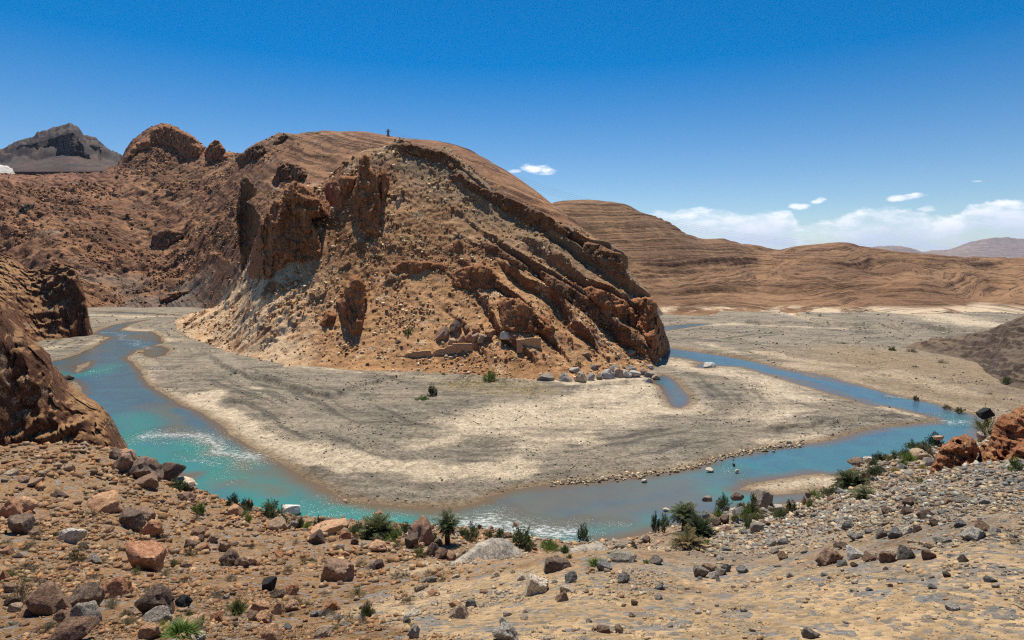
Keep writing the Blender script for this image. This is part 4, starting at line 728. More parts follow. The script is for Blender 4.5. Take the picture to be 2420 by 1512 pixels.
RM = {k: rock_mat("stone_" + k, *v, scale=1.6, bump=.06, obj=True) for k, v in {
    'rust': ((.40, .19, .095), (.30, .135, .07), (.50, .30, .18)), 'orange': ((.52, .30, .165), (.42, .22, .115), (.60, .42, .27)), 'brown': ((.27, .165, .105), (.20, .12, .08), (.40, .28, .19)),
    'dark': ((.135, .09, .065), (.09, .062, .048), (.24, .17, .12)), 'grey': ((.25, .21, .165), (.18, .152, .125), (.38, .335, .27)), 'blue': ((.19, .18, .165), (.135, .13, .12), (.34, .315, .28)),
    'cream': ((.66, .54, .39), (.52, .40, .27), (.76, .68, .55)), 'tan': ((.42, .30, .195), (.34, .23, .145), (.55, .42, .29)), 'black': ((.03, .032, .03), (.022, .022, .022), (.06, .055, .05)), 'white': ((.66, .62, .55), (.52, .48, .42), (.8, .77, .7)), 'palegrey': ((.42, .375, .31), (.32, .285, .235), (.58, .53, .45))}.items()}
def on_ground(px, py, lay):
    if lay == 'bed':
        Y = Yg(py, .15); return Y
    y = yhit(lay, px, py); return y
def drop(u, key=None): return D(key, u)[0] if key else u
def put_rock(px, py, w, h, col, seed, label, name="boulder", cat="boulder", group=None, lay=None, tilt=.22, dz=.0, dpt=.9, rz=None):
    lay = lay if lay is not None else G
    Y = on_ground(px, py, lay)
    if Y is None: Y = 60
    w = w / F * Y; h = h / F * Y; dep = (w * dpt + h) / 2
    Yc = Y + dep * .22
    o = bpy.data.objects.new(name, proto_mesh(name, seed, RM[col])); sc.collection.objects.link(o)
    o.location = ((px - CX) / F * Yc, Yc, H - (py - HZ) / F * Y + h * .27 + dz)
    r = random.Random(seed * 7 + int(px)); o.scale = (w * .52, dep * .55, h * .68)
    o.rotation_euler = (r.uniform(-tilt, tilt), r.uniform(-tilt, tilt), (r.choice([0, math.pi]) + r.uniform(-.45, .45)) if rz is None else rz)
    return tag(o, label, cat, group)
Z0.update({'G1': (0, 0)})
BG = {'g1': "boulders on the brown stony slope", 'g2': "stones on the sandy slope", 'g3': "rocks along the near river bank", 'g4': "stones standing in the river", 'g5': "grey rocks at the foot of the craggy hill", 'g6': "boulders above the ruined walls"}
ROCKS = [
 # key, u, v(base), w, h, colour, group, label
 ('b', 1360, 850, 400, 210, 'rust', 'g1', "large pointed orange boulder with a dark overhung face in mid slope"),
 ('b', 470, 1275, 350, 265, 'brown', 'g1', "largest rounded brown boulder, near the lower left corner"),
 ('b', 800, 1215, 300, 215, 'dark', 'g1', "dark brown boulder touching the right side of the largest rounded one"),
 ('b', 810, 1380, 240, 215, 'grey', 'g1', "blocky grey boulder with a pitted top, in front of the dark pair"),
 ('b', 1080, 1110, 320, 185, 'rust', 'g1', "crumbly orange boulder behind the dark brown one"),
 ('b', 1480, 1275, 330, 240, 'dark', 'g1', "dark striped boulder leaning to the right, lower left foreground"),
 ('b', 690, 1530, 370, 210, 'brown', 'g1', "rounded brown boulder cut off by the bottom edge"),
 ('b', 680, 605, 240, 145, 'palegrey', 'g1', "pale flat-topped disc of rock with a dark underside"),
 ('b', 1430, 545, 170, 150, 'rust', 'g1', "cube-like red boulder right of the pale disc"),
 ('b', 1230, 450, 220, 160, 'dark', 'g1', "dark block with a pale top, behind the cube-like red boulder"),
 ('b', 1350, 400, 170, 140, 'brown', 'g1', "brown block leaning on the pale-topped dark one"),
 ('b', 990, 310, 340, 150, 'orange', 'g1', "broad low orange outcrop behind the dry yellow tuft"),
 ('b', 200, 515, 210, 165, 'dark', 'g1', "dark boulder below the orange slab at the left edge"),
 ('b', 210, 300, 260, 120, 'orange', 'g1', "tilted orange slab close to the left edge"),
 ('b', 90, 370, 170, 190, 'rust', 'g1', "upright rust-red rock under the orange slab, left edge"),
 ('b', 245, 410, 140, 100, 'rust', 'g1', "square rust-red block between the orange slab and the dark boulder"),
 ('b', 880, 795, 140, 78, 'grey', 'g1', "small grey boulder left of the large pointed orange one"),
 ('b', 2170, 815, 180, 135, 'dark', 'g1', "dark brown boulder, larger of a pair near the slope centre"),
 ('b', 2275, 832, 125, 88, 'dark', 'g1', "smaller dark boulder of the pair near the slope centre"),
 ('b', 1880, 538, 115, 85, 'brown', 'g1', "brown boulder up-slope of the dry shrubs, left of a row of blocks"),
 ('b', 2000, 605, 105, 80, 'brown', 'g1', "middle block in a loose row of brown boulders"),
 ('b', 1790, 660, 110, 80, 'dark', 'g1', "dark boulder at the left end of the loose row"),
 ('b', 1930, 680, 90, 68, 'rust', 'g1', "reddish boulder in front of the loose row"),
 ('b', 2110, 675, 115, 92, 'brown', 'g1', "tallest brown boulder at the right end of the loose row"),
 ('b', 1800, 1455, 210, 135, 'orange', 'g1', "speckled orange-pink boulder near the bottom, left foreground"),
 ('b', 600, 1335, 150, 100, 'brown', 'g1', "brown boulder wedged beneath the dark boulders"),
 ('b', 385, 1440, 110, 62, 'rust', 'g1', "small flat red rock near the bottom left corner"),
 ('b', 150, 1255, 130, 80, 'tan', 'g1', "tan boulder left of the largest rounded brown one"),
 ('b', 240, 1300, 140, 68, 'orange', 'g1', "low orange rock under the tan boulder"),
 ('b', 1710, 1200, 150, 98, 'black', 'g1', "black-shadowed rock right of the dark striped boulder"),
 ('b', 2030, 1350, 140, 90, 'rust', 'g1', "rust boulder beside the green grass clump"),
 ('b', 1480, 1355, 250, 120, 'grey', 'g1', "grey sloping rock under the dark striped boulder"),
 ('b', 2250, 895, 90, 50, 'orange', 'g1', "small orange stone below the dark pair"),
 ('b', 1410, 1500, 190, 130, 'orange', 'g1', "orange broken rock touching the bottom edge, left foreground"),
 ('b', 1640, 1400, 110, 80, 'grey', 'g1', "grey stone behind the speckled orange-pink boulder"),
 ('b', 1860, 1512, 160, 60, 'cream', 'g1', "cream stone in the grass at the bottom edge"),
 ('b', 90, 1070, 90, 80, 'brown', 'g1', "brown stone beside the big dry shrub, left edge"),
 ('b', 780, 655, 90, 60, 'dark', 'g1', "dark stone right below the pale disc of rock"),
 ('b', 175, 745, 80, 45, 'dark', 'g1', "dark stone above the bottom left dry shrubs"),
 ('b', 2120, 1130, 60, 40, 'grey', 'g1', "grey stone right of the low dry shrub"),
 ('b', 30, 960, 60, 100, 'rust', 'g1', "rust-red stone cut by the left edge"),
 ('a', 1385, 650, 340, 225, 'dark', 'g3', "big rounded dark boulder at the tip of the left bank"),
 ('a', 1590, 632, 250, 170, 'dark', 'g3', "long dark boulder next to the water at the cliff foot"),
 ('a', 1375, 705, 230, 112, 'brown', 'g3', "brown domed boulder in front of the big rounded dark one"),
 ('a', 1150, 575, 170, 200, 'brown', 'g3', "blocky brown boulder at the foot of the left cliff"),
 ('a', 1190, 460, 190, 120, 'brown', 'g3', "brown boulder on the edge of the left cliff above the water"),
 ('a', 1090, 430, 120, 90, 'dark', 'g3', "dark rock in the corner where the left cliff meets the slope"),
 ('a', 1700, 690, 290, 60, 'cream', 'g3', "flat cream-coloured slab reaching into the turquoise water"),
 ('a', 335, 690, 150, 65, 'brown', 'g1', "flat brown boulder high on the left slope under the cliff"),
 ('a', 200, 660, 130, 60, 'brown', 'g1', "low brown boulder left of the flat one under the cliff"),
 ('a', 640, 545, 110, 70, 'tan', 'g1', "tan boulder in the cliff's shadow edge"),
 ('a', 90, 600, 130, 60, 'tan', 'g1', "pale tan boulder just below the cliff shadow, left edge"),
 ('a', 550, 800, 160, 60, 'dark', 'g1', "dark flat slab on the left slope, above the orange outcrop"),
 ('a', 1740, 830, 170, 80, 'brown', 'g3', "brown boulder on the lip of the bank above the turquoise water"),
 ('c', 45, 350, 130, 100, 'orange', 'g3', "orange domed boulder on the bank beside dark bushes"),
 ('c', 440, 485, 170, 110, 'tan', 'g3', "tan domed boulder on the bank below the white river rock"),
 ('c', 590, 470, 110, 70, 'grey', 'g3', "grey boulder right of the tan domed one on the bank"),
 ('c', 930, 540, 350, 130, 'orange', 'g3', "widest low orange rock mound on the bank, left of the big palm"),
 ('c', 805, 610, 140, 115, 'dark', 'g3', "dark boulder at the left end of the low orange mound"),
 ('c', 1790, 620, 240, 225, 'brown', 'g3', "big wedge-shaped slab leaning up between the two palms"),
 ('c', 1700, 640, 130, 110, 'dark', 'g3', "dark rock under the leaning wedge slab"),
 ('c', 1880, 725, 125, 115, 'dark', 'g3', "dark block below the leaning wedge slab"),
 ('c', 1970, 745, 130, 95, 'brown', 'g3', "brown boulder right of the dark block"),
 ('c', 2060, 770, 100, 70, 'brown', 'g3', "smaller brown boulder below the trunked palm"),
 ('c', 2185, 755, 115, 95, 'brown', 'g3', "brown boulder touching the huge grey slab"),
 ('c', 1390, 680, 200, 90, 'orange', 'g3', "pinkish flat rock below the big palm"),
 ('c', 1020, 705, 90, 80, 'dark', 'g1', "small dark block below the orange mound"),
 ('c', 1070, 740, 90, 60, 'rust', 'g1', "rusty stone beside the small dark block"),
 ('c', 1330, 855, 60, 70, 'grey', 'g1', "grey stone of a small pair, mid slope"),
 ('c', 1390, 850, 90, 95, 'dark', 'g1', "brown stone of a small pair, mid slope"),
 ('c', 980, 965, 320, 210, 'brown', 'g1', "wide brown rock with a deep triangular shadow, centre of the slope"),
 ('c', 95, 830, 130, 88, 'brown', 'g1', "brown boulder up-slope of the black one"),
 ('c', 350, 1050, 140, 110, 'black', 'g1', "blackest boulder on the slope, left of a rust one"),
 ('c', 570, 1092, 130, 90, 'rust', 'g1', "rust boulder right of the blackest one"),
 ('c', 440, 1132, 140, 95, 'dark', 'g1', "dark boulder between the blackest and the rust boulder"),
 ('c', 285, 1262, 180, 100, 'orange', 'g2', "bright orange rock, upper one of the orange cluster"),
 ('c', 430, 1275, 150, 125, 'orange', 'g2', "bright orange leaning rock, right in the orange cluster"),
 ('c', 580, 1240, 150, 95, 'orange', 'g2', "orange-brown rock right of the orange cluster"),
 ('c', 210, 1335, 115, 95, 'brown', 'g2', "brown rock at the lower left of the orange cluster"),
 ('c', 310, 1345, 160, 90, 'orange', 'g2', "lowest flat rock of the orange cluster"),
 ('c', 380, 1530, 220, 140, 'orange', 'g2', "orange boulder cut by the bottom edge, left of centre"),
 ('c', 530, 1425, 90, 55, 'blue', 'g2', "dark blue-grey stone below the orange cluster"),
 ('c', 785, 1295, 90, 50, 'blue', 'g2', "blue-grey stone, left one of two, above the cream slab"),
 ('c', 855, 1285, 70, 50, 'blue', 'g2', "blue-grey stone, right one of two, beside its twin"),
 ('c', 1070, 1410, 105, 55, 'grey', 'g2', "grey stone below the dark green tuft"),
 ('c', 1705, 1290, 160, 55, 'cream', 'g2', "cream flat stone in the central foreground"),
 ('c', 1650, 1350, 70, 60, 'blue', 'g2', "bluish stone under the cream flat stone"),
 ('c', 2255, 1215, 105, 78, 'blue', 'g2', "blue-grey pointed stone below the huge grey slab"),
 ('c', 2140, 1300, 180, 120, 'tan', 'g2', "pale tan rock left of the blue-grey pointed stone"),
 ('c', 1710, 1500, 110, 120, 'palegrey', 'g2', "long pale grey shard near the bottom edge"),
 ('c', 870, 1490, 200, 100, 'tan', 'g2', "pale tan stone near the bottom edge, left of the shard"),
 ('c', 1770, 1050, 110, 50, 'tan', 'g2', "tan flat stone left of the huge grey slab"),
 ('c', 1850, 980, 190, 50, 'grey', 'g2', "low grey ledge stone left of the huge grey slab"),
 ('c', 560, 325, 175, 82, 'white', 'g4', "white boulder standing in the turquoise water near the left palms"),
 ('d', 770, 1080, 240, 175, 'cream', 'g2', "large cream boulder with an orange side in the central foreground"),
 ('d', 815, 1030, 90, 80, 'blue', 'g2', "dark grey chip against the cream boulder"),
 ('d', 1405, 865, 150, 82, 'blue', 'g2', "blue-grey stone on the crest of the sandy spur"),
 ('d', 1100, 975, 125, 98, 'blue', 'g2', "blue-grey slab right of the cream boulder"),
 ('d', 1590, 975, 115, 92, 'blue', 'g2', "square blue-grey stone alone on the orange sand"),
 ('d', 975, 850, 290, 90, 'dark', 'g3', "wide dark overhung rock right of the huge grey slab"),
 ('d', 1020, 1150, 120, 90, 'brown', 'g2', "brown wedge stone below the blue-grey slab"),
 ('d', 490, 1530, 250, 150, 'palegrey', 'g2', "large pale blue-grey slab at the bottom edge"),
 ('d', 460, 1385, 75, 62, 'blue', 'g2', "dark grey stone standing behind the pale slab at the bottom"),
 ('d', 500, 1285, 90, 42, 'cream', 'g2', "small cream stone above the pale slab"),
 ('d', 1545, 1445, 80, 70, 'tan', 'g2', "tan angular stone on the lower orange sand"),
 ('d', 1400, 1450, 120, 60, 'brown', 'g2', "brown clod left of the tan angular stone"),
 ('d', 1935, 1040, 85, 42, 'blue', 'g2', "flat grey stone on the orange sand, near the right rubble"),
 ('d', 1920, 1135, 80, 48, 'palegrey', 'g2', "pale stone below the flat grey one on the orange sand"),
 ('d', 1690, 1185, 70, 50, 'tan', 'g2', "small tan stone in the middle of the orange sand"),
 ('d', 660, 1325, 80, 40, 'cream', 'g2', "cream flake stone below the cream boulder"),
 ('d', 1670, 1300, 60, 45, 'tan', 'g2', "lower small tan stone on the orange sand"),
 ('d', 1800, 602, 82, 62, 'dark', 'g3', "round dark boulder on the little beach"),
 ('d', 1675, 645, 80, 60, 'dark', 'g3', "dark boulder left of the round one on the beach"),
 ('d', 1560, 655, 150, 45, 'grey', 'g3', "flat grey rock on the beach edge"),
 ('d', 1570, 780, 270, 85, 'grey', 'g3', "low grey bedrock tongue beside the beach"),
 ('d', 1890, 800, 140, 70, 'grey', 'g3', "grey rock at the start of the right rubble"),
 ('e', 1330, 512, 210, 170, 'grey', 'g3', "round black and white boulder by the water, right of centre"),
 ('e', 1465, 545, 120, 72, 'palegrey', 'g3', "pale rock right of the round black and white boulder"),
 ('e', 1425, 480, 40, 30, 'black', 'g3', "small black stone beside the round boulder"),
 ('e', 910, 672, 95, 66, 'dark', 'g3', "dark boulder right of the dark bushy palm"),
 ('e', 990, 655, 80, 76, 'dark', 'g3', "dark boulder below the grey-green oleander"),
 ('e', 1140, 592, 140, 90, 'blue', 'g3', "pointed slate boulder among the bank bushes"),
 ('e', 810, 592, 70, 62, 'blue', 'g3', "slate stone at the waterline right of the tall palm"),
 ('e', 1310, 725, 180, 75, 'grey', 'g3', "flat grey bank rock behind the small green bush"),
 ('e', 990, 728, 130, 55, 'brown', 'g3', "reddish flat rock on the bank"),
 ('e', 1540, 855, 125, 58, 'blue', 'g2', "dark slate stone on the right rubble slope"),
 ('e', 1430, 865, 120, 74, 'palegrey', 'g2', "pale grey stone left of the dark slate one"),
 ('e', 1525, 992, 110, 70, 'brown', 'g2', "small brown slab leaning on the rubble"),
 ('e', 1960, 1040, 240, 140, 'brown', 'g2', "long brown slab with a pale top, left end of the stone row"),
 ('e', 2210, 990, 150, 105, 'white', 'g2', "white lichened stone right of the long brown slab"),
 ('e', 2360, 1005, 170, 68, 'brown', 'g2', "dark slab with a pale upper edge in the stone row"),
 ('e', 840, 1100, 150, 70, 'brown', 'g2', "brown slab, back stone of the rubble cluster"),
 ('e', 760, 1150, 150, 88, 'grey', 'g2', "grey block, left stone of the rubble cluster"),
 ('e', 890, 1172, 95, 64, 'palegrey', 'g2', "pale block, front stone of the rubble cluster"),
 ('e', 1000, 1105, 100, 76, 'blue', 'g2', "slate block, right stone of the rubble cluster"),
 ('e', 250, 835, 80, 58, 'dark', 'g3', "dark stone near the palms on the little beach"),
 ('e', 660, 515, 75, 60, 'tan', 'g4', "tan stone in the water behind the tall palm's crown"),
 ('e', 445, 525, 70, 18, 'cream', 'g4', "flat cream stone awash left of the tall palm"),
 ('e', 2330, 55, 75, 32, 'cream', 'g3', "cream stone on top of the dark bank rocks, right"),
 ('e', 845, 158, 85, 28, 'cream', 'g4', "long cream stone in the river beside the gravel bar"),
 ('e', 1105, 168, 42, 26, 'cream', 'g4', "small cream stone in the middle of the river"),
 ('e', 1075, 104, 24, 22, 'dark', 'g4', "small dark stone in the river off the gravel bar"),
 ('e', 235, 255, 60, 18, 'cream', 'g4', "cream stone awash at the left of the riffle"),
 ('g', 1105, 335, 85, 66, 'dark', 'g2', "dark square stone high on the right rubble slope"),
 ('g', 1335, 255, 125, 68, 'dark', 'g2', "broad dark stone near the crest, right rubble slope"),
 ('g', 1485, 372, 170, 70, 'dark', 'g2', "dark slab with a cream top in the right foreground"),
 ('g', 1572, 440, 130, 60, 'dark', 'g2', "box-shaped dark slab below the cream-topped one"),
 ('g', 1190, 555, 130, 85, 'blue', 'g2', "blue-grey stone left of the yellowish boulder"),
 ('g', 1310, 520, 105, 78, 'cream', 'g2', "yellowish cream boulder in the middle of the right rubble"),
 ('g', 1070, 555, 100, 85, 'grey', 'g2', "grey stone left of the blue-grey one in the right rubble"),
 ('g', 1395, 500, 90, 60, 'dark', 'g2', "dark stone right of the yellowish boulder"),
 ('g', 1995, 495, 150, 92, 'brown', 'g2', "brown square-cut slab behind the tilted pale slab"),
 ('g', 1930, 565, 240, 95, 'palegrey', 'g2', "long pale slab tilted up to the right, right foreground"),
 ('g', 1640, 608, 170, 58, 'grey', 'g2', "grey flat stone left of the tilted pale slab"),
 ('g', 1285, 755, 145, 128, 'grey', 'g2', "tallest grey upright stone in the stone row"),
 ('g', 1125, 785, 165, 108, 'brown', 'g2', "brown-grey arched stone left of the tallest upright one"),
 ('g', 1500, 760, 120, 85, 'brown', 'g2', "brown stone at the right end of the stone row"),
 ('g', 1500, 660, 110, 50, 'dark', 'g2', "flat dark stone behind the right end of the stone row"),
 ('g', 1835, 215, 170, 55, 'grey', 'g2', "long flat grey stone near the right-hand crest"),
 ('g', 2040, 245, 140, 62, 'palegrey', 'g2', "pale stone right of the long flat grey one"),
 ('g', 1790, 285, 72, 42, 'dark', 'g2', "small dark stone under the long flat grey one"),
 ('g', 745, 475, 115, 72, 'blue', 'g2', "dark slate stone in the left part of the right rubble"),
 ('g', 810, 575, 130, 60, 'blue', 'g2', "slate slab above the long brown slab"),
 ('g', 700, 655, 150, 50, 'dark', 'g2', "dark slab behind the long brown slab"),
 ('g', 2320, 45, 190, 45, 'blue', 'g2', "slate slab on the crest at the right edge"),
 ('g', 2310, 575, 58, 50, 'blue', 'g2', "round dark blue stone near the right edge"),
 ('g', 1740, 1245, 125, 68, 'palegrey', 'g2', "pale grey stone low in the right foreground"),
 ('g', 400, 1500, 160, 90, 'grey', 'g2', "grey stone near the bottom edge right of centre"),
 ('g', 1675, 925, 70, 44, 'dark', 'g2', "small dark stone casting a long shadow, right foreground"),
 ('g', 1195, 140, 130, 66, 'palegrey', 'g2', "pale flat stone beside the low palm"),
 ('g', 810, 825, 70, 40, 'dark', 'g2', "dark pebble-like stone under the stone row"),
 ('g', 1800, 450, 110, 60, 'blue', 'g2', "slate stone left of the square-cut slab"),
 ('g', 2140, 545, 120, 45, 'grey', 'g2', "flat grey stone right of the tilted pale slab"),
 ('h', 1415, 640, 215, 105, 'tan', 'g3', "smooth tan boulder among bushes near the right-hand water"),
 ('h', 1500, 690, 120, 80, 'grey', 'g3', "grey boulder leaning on the smooth tan one"),
 ('h', 1050, 765, 125, 62, 'black', 'g3', "black flat rock on the right bank rubble"),
 ('h', 850, 700, 190, 78, 'dark', 'g3', "dark rock ridge at the tip of the right bank"),
 ('h', 935, 640, 72, 34, 'white', 'g3', "white stone on the dark ridge at the right bank tip"),
 ('h', 2040, 222, 142, 72, 'black', 'g3', "black rectangular block beside the river bend, far right"),
 ('h', 2000, 430, 80, 60, 'palegrey', 'g3', "pale stone under the bush by the red crags"),
 ('h', 1600, 440, 90, 30, 'tan', 'g3', "tan stone at the waterline left of the red crags"),
 ('i', 850, 1116, 125, 40, 'white', 'g4', "white flat slab lying on the gravel between the two channels"),
 ('j', 640, 1078, 100, 42, 'dark', 'g4', "dark rock in the stream at the foot of the left cliff"),
 ('m', 195, 1255, 50, 32, 'palegrey', 'g4', "pale stone at the tip of the gravel bar's edge stones"),
]
for i, (key, u, v, w, h, c, g, lab) in enumerate(ROCKS):
    (px, py), = D(key, (u, v)); lay = 'bed' if g == 'g4' else G
    if key == 'i' or key == 'm': lay = 'bed'
    put_rock(px, py, w * .2517, h * .2517 * 1.05, c, i, lab, name="stone" if w * .2517 < 26 else "boulder", cat="stone" if w * .2517 < 26 else "boulder", group=BG[g], lay=lay)
# the huge grey bedrock slab in the centre
M_slab = rock_mat("slab_rock", (.36, .31, .245), (.27, .24, .20), (.50, .43, .33), 1.2, .12)
crag("bedrock_slab", [(940, 1440), (1000, 1392), (1060, 1335), (1125, 1285), (1165, 1268), (1205, 1276), (1240, 1308), (1252, 1350), (1180, 1356), (1110, 1370), (1060, 1410), (1000, 1450)], None, (16, 24), M_slab, step=1.5, lean=1.15, amp=.16, rpx=16, rw=.9, back=3, ragged=2.5, label="huge smooth grey bedrock slab rising to the right in the central foreground", cat="rock slab", sd0=60)
crag("bedrock_hump", [(1320, 1330), (1335, 1300), (1380, 1284), (1425, 1281), (1440, 1300), (1480, 1316), (1500, 1330), (1440, 1345), (1360, 1345)], None, (38, 40), M_slab, step=1.5, lean=1.3, amp=.35, rpx=14, rw=1.2, back=4, ragged=2.5, label="low rounded hump of grey bedrock on the bank left of the little beach", cat="rock slab", sd0=61)
# grey rocks at the hill foot by the side pool
spots = [(1290, 902, 60, 24), (1335, 904, 48, 30), (1372, 905, 40, 36), (1395, 900, 26, 26), (1416, 898, 20, 20), (1437, 896, 44, 30), (1462, 893, 30, 34), (1480, 893, 36, 26), (1452, 880, 40, 22), (1500, 892, 38, 22), (1520, 886, 26, 22), (1492, 876, 34, 18), (1535, 892, 34, 18), (1530, 903, 36, 14), (1550, 896, 28, 14), (1360, 880, 40, 16), (1405, 874, 30, 16), (1538, 872, 22, 14)]
desc = ["leftmost dark-shadowed", "broad-shouldered", "largest dark-faced", "narrow upright", "small round", "wide fissured", "tall fissured", "blocky", "upper left fissured", "flat-topped", "pale washed", "upper middle", "right-hand low", "lowest white-edged", "rightmost, beside the pool,", "upper left scattered", "upper scattered", "topmost right dark"]
for i, ((px, py, w, h), dsc) in enumerate(zip(spots, desc)):
    put_rock(px, py, w * .75, h * .8, ['grey', 'palegrey', 'tan', 'palegrey'][i % 4], i + 3, dsc + " grey rock in the row at the foot of the craggy hill", group=BG['g5'], lay='bed' if py > 885 else A)
# boulders above the ruins
ru = [('k', 1990, 700, 130, 130, 'brown', "left dark boulder above the middle ruined wall"), ('k', 2105, 640, 120, 120, 'dark', "tall dark boulder behind the middle ruined wall"), ('k', 2075, 755, 80, 66, 'tan', "tan rounded boulder touching the middle ruined wall's top"), ('k', 2160, 735, 90, 75, 'rust', "dark red boulder just over the middle ruined wall"),
      ('k', 2245, 735, 130, 100, 'rust', "largest red boulder over the middle ruined wall"), ('k', 2215, 640, 70, 70, 'brown', "brown boulder upslope of the red ones"), ('k', 2295, 640, 85, 75, 'rust', "reddish upright boulder upslope, near the cliff"), ('k', 2360, 730, 85, 80, 'tan', "pale-topped boulder right of the middle ruined wall"), ('k', 2300, 790, 75, 70, 'rust', "square reddish boulder against the wall end"),
      ('l', 210, 700, 90, 60, 'brown', "brown boulder between the two ruined walls"), ('l', 340, 660, 110, 60, 'rust', "reddish boulder under the half-dome cliff"), ('l', 310, 735, 90, 70, 'dark', "dark boulder left of the pale bush"), ('l', 395, 760, 50, 40, 'cream', "cream block by the pale bush"), ('l', 1640, 850, 130, 50, 'brown', "brown wedge boulder low on the right slope"), ('l', 500, 690, 140, 60, 'cream', "cream smooth slab beside the pale bush"),
      ('k', 1570, 740, 70, 36, 'dark', "lone dark stone on the bare slope left of the ruins"), ('k', 2020, 875, 45, 28, 'cream', "cream stone in front of the middle ruined wall"), ('k', 2065, 890, 50, 30, 'tan', "tan stone in front of the middle ruined wall"), ('l', 1230, 860, 120, 40, 'brown', "low brown ledge stone on the right slope"), ('n', 1590, 850, 60, 40, 'dark', "dark boulder on the left valley slope")]
for i, (key, u, v, w, h, c, lab) in enumerate(ru):
    (px, py), = D(key, (u, v)); put_rock(px, py, w * .2517, h * .2517, c, i + 1, lab, group=BG['g6'] if i < 19 else None, lay=B if key == 'n' else A)
# medium rocks nothing tells apart: individual objects in groups
def rnd_rocks(n, samp, cols, label, group, seed, smin, smax, lay=G, flat=(.45, .8)):
    r = random.Random(seed)
    for i in range(n):
        px, py = samp(r); s = smin * (smax / smin) ** (r.random() ** 1.8)
        put_rock(px, py, s, s * r.uniform(*flat), r.choice(cols), r.randrange(12), label, name="stone", cat="stone", group=group, lay=lay, tilt=.4)
rnd_rocks(60, lambda r: (r.uniform(0, 1000), r.uniform(1180, 1500)), ['brown', 'rust', 'dark', 'brown', 'orange', 'tan'], "medium brown or reddish stone among many on the left slope", "loose stones on the brown slope", 1, 14, 34)
rnd_rocks(45, lambda r: (r.uniform(450, 1250), 1235 + r.uniform(0, 60)), ['brown', 'rust', 'tan', 'dark', 'orange'], "medium stone among many along the lip of the near bank", "loose stones on the bank lip", 2, 12, 30)
rnd_rocks(60, lambda r: (r.uniform(1620, 2400), r.uniform(1180, 1400)), ['blue', 'grey', 'palegrey', 'blue', 'dark', 'tan'], "medium grey angular stone among many on the right rubble slope", "loose stones on the right rubble slope", 3, 12, 32, flat=(.35, .65))
rnd_rocks(26, lambda r: (lambda q: (q, 1290 - (q - 1700) * .42 + r.uniform(-30, 10)))(r.uniform(1700, 2160)), ['blue', 'grey', 'dark', 'brown'], "medium dark grey stone among many on the right bank by the bushes", "loose stones on the right bank", 4, 10, 22)
rnd_rocks(26, lambda r: (r.uniform(980, 1500), r.uniform(1340, 1500)), ['blue', 'grey', 'tan', 'orange', 'cream'], "medium loose stone among many in the central foreground", "loose stones in the central foreground", 6, 12, 30, flat=(.4, .7))
print('rocks', time.time() - T0)

# small stones too many to count: one mesh each
def scatter(name, n, sampler, lays, smin, smax, power, palette, seed, sub=1, absmin=.02, absmax=1.2, flat=(.5, 1.15), sink=.15):
    r = np.random.default_rng(seed)
    px, py, Yv, Zv = sampler(r, n)
    s = smin * (smax / smin) ** (r.random(len(px)) ** power); size = np.clip(s / F * Yv * (.5 if len(palette) < 9 else .42), absmin, absmax)
    V = np.array([(x, y, z) for x in (-1, 1) for y in (-1, 1) for z in (-1, 1)], float); nv = 8
    T = np.array([(0, 1, 3), (0, 3, 2), (4, 6, 7), (4, 7, 5), (0, 4, 5), (0, 5, 1), (2, 3, 7), (2, 7, 6), (0, 2, 6), (0, 6, 4), (1, 5, 7), (1, 7, 3)])
    protos = np.stack([(lambda q: (q - (q.max(0) + q.min(0)) / 2) / ((q.max(0) - q.min(0)) / 2))(V * np.random.default_rng(500 + k).uniform(.25, 1.15, (len(V), 3))) for k in range(32)])
    P = protos[r.integers(0, 32, len(px))]
    sc3 = np.c_[np.ones(len(px)), r.uniform(.6, 1, len(px)), r.uniform(*flat, len(px))] * size[:, None]
    P = P * sc3[:, None, :]
    a, b = r.uniform(0, 2 * np.pi, len(px)), r.normal(0, .55, len(px))
    y2 = P[..., 1] * np.cos(b)[:, None] - P[..., 2] * np.sin(b)[:, None]; z2 = P[..., 1] * np.sin(b)[:, None] + P[..., 2] * np.cos(b)[:, None]
    x3 = P[..., 0] * np.cos(a)[:, None] - y2 * np.sin(a)[:, None]; y3 = P[..., 0] * np.sin(a)[:, None] + y2 * np.cos(a)[:, None]
    X = (px - CX) / F * Yv
    PP = np.stack([x3 + X[:, None], y3 + Yv[:, None], z2 + (Zv + size * sink)[:, None]], -1).reshape(-1, 3)
    TT = (T[None] + (np.arange(len(px)) * nv)[:, None, None]).reshape(-1, 3)
    pal = np.array(palette) * np.array([1, .97, .86]); c = pal[r.integers(0, len(pal), len(px))] * r.uniform(.75, 1.25, (len(px), 1))
    return mesh_np(name, PP, tris=TT, smooth=False, attrs={'tint': np.repeat(c, nv, 0)})
t = NT("loose_stone"); tn = t.attr('tint', True); n_ = t.noise(14, 5, .7); M_stone = t.done(t.mix(1.0, tn, t.gray(t.math('ADD', .6, t.math('MULTIPLY', n_, .8))), 'MULTIPLY'), t.bump(n_, .03), .9)
def on_layer(lay, px, row):                        # sample points on the displaced grid
    g = lay.grid; return g
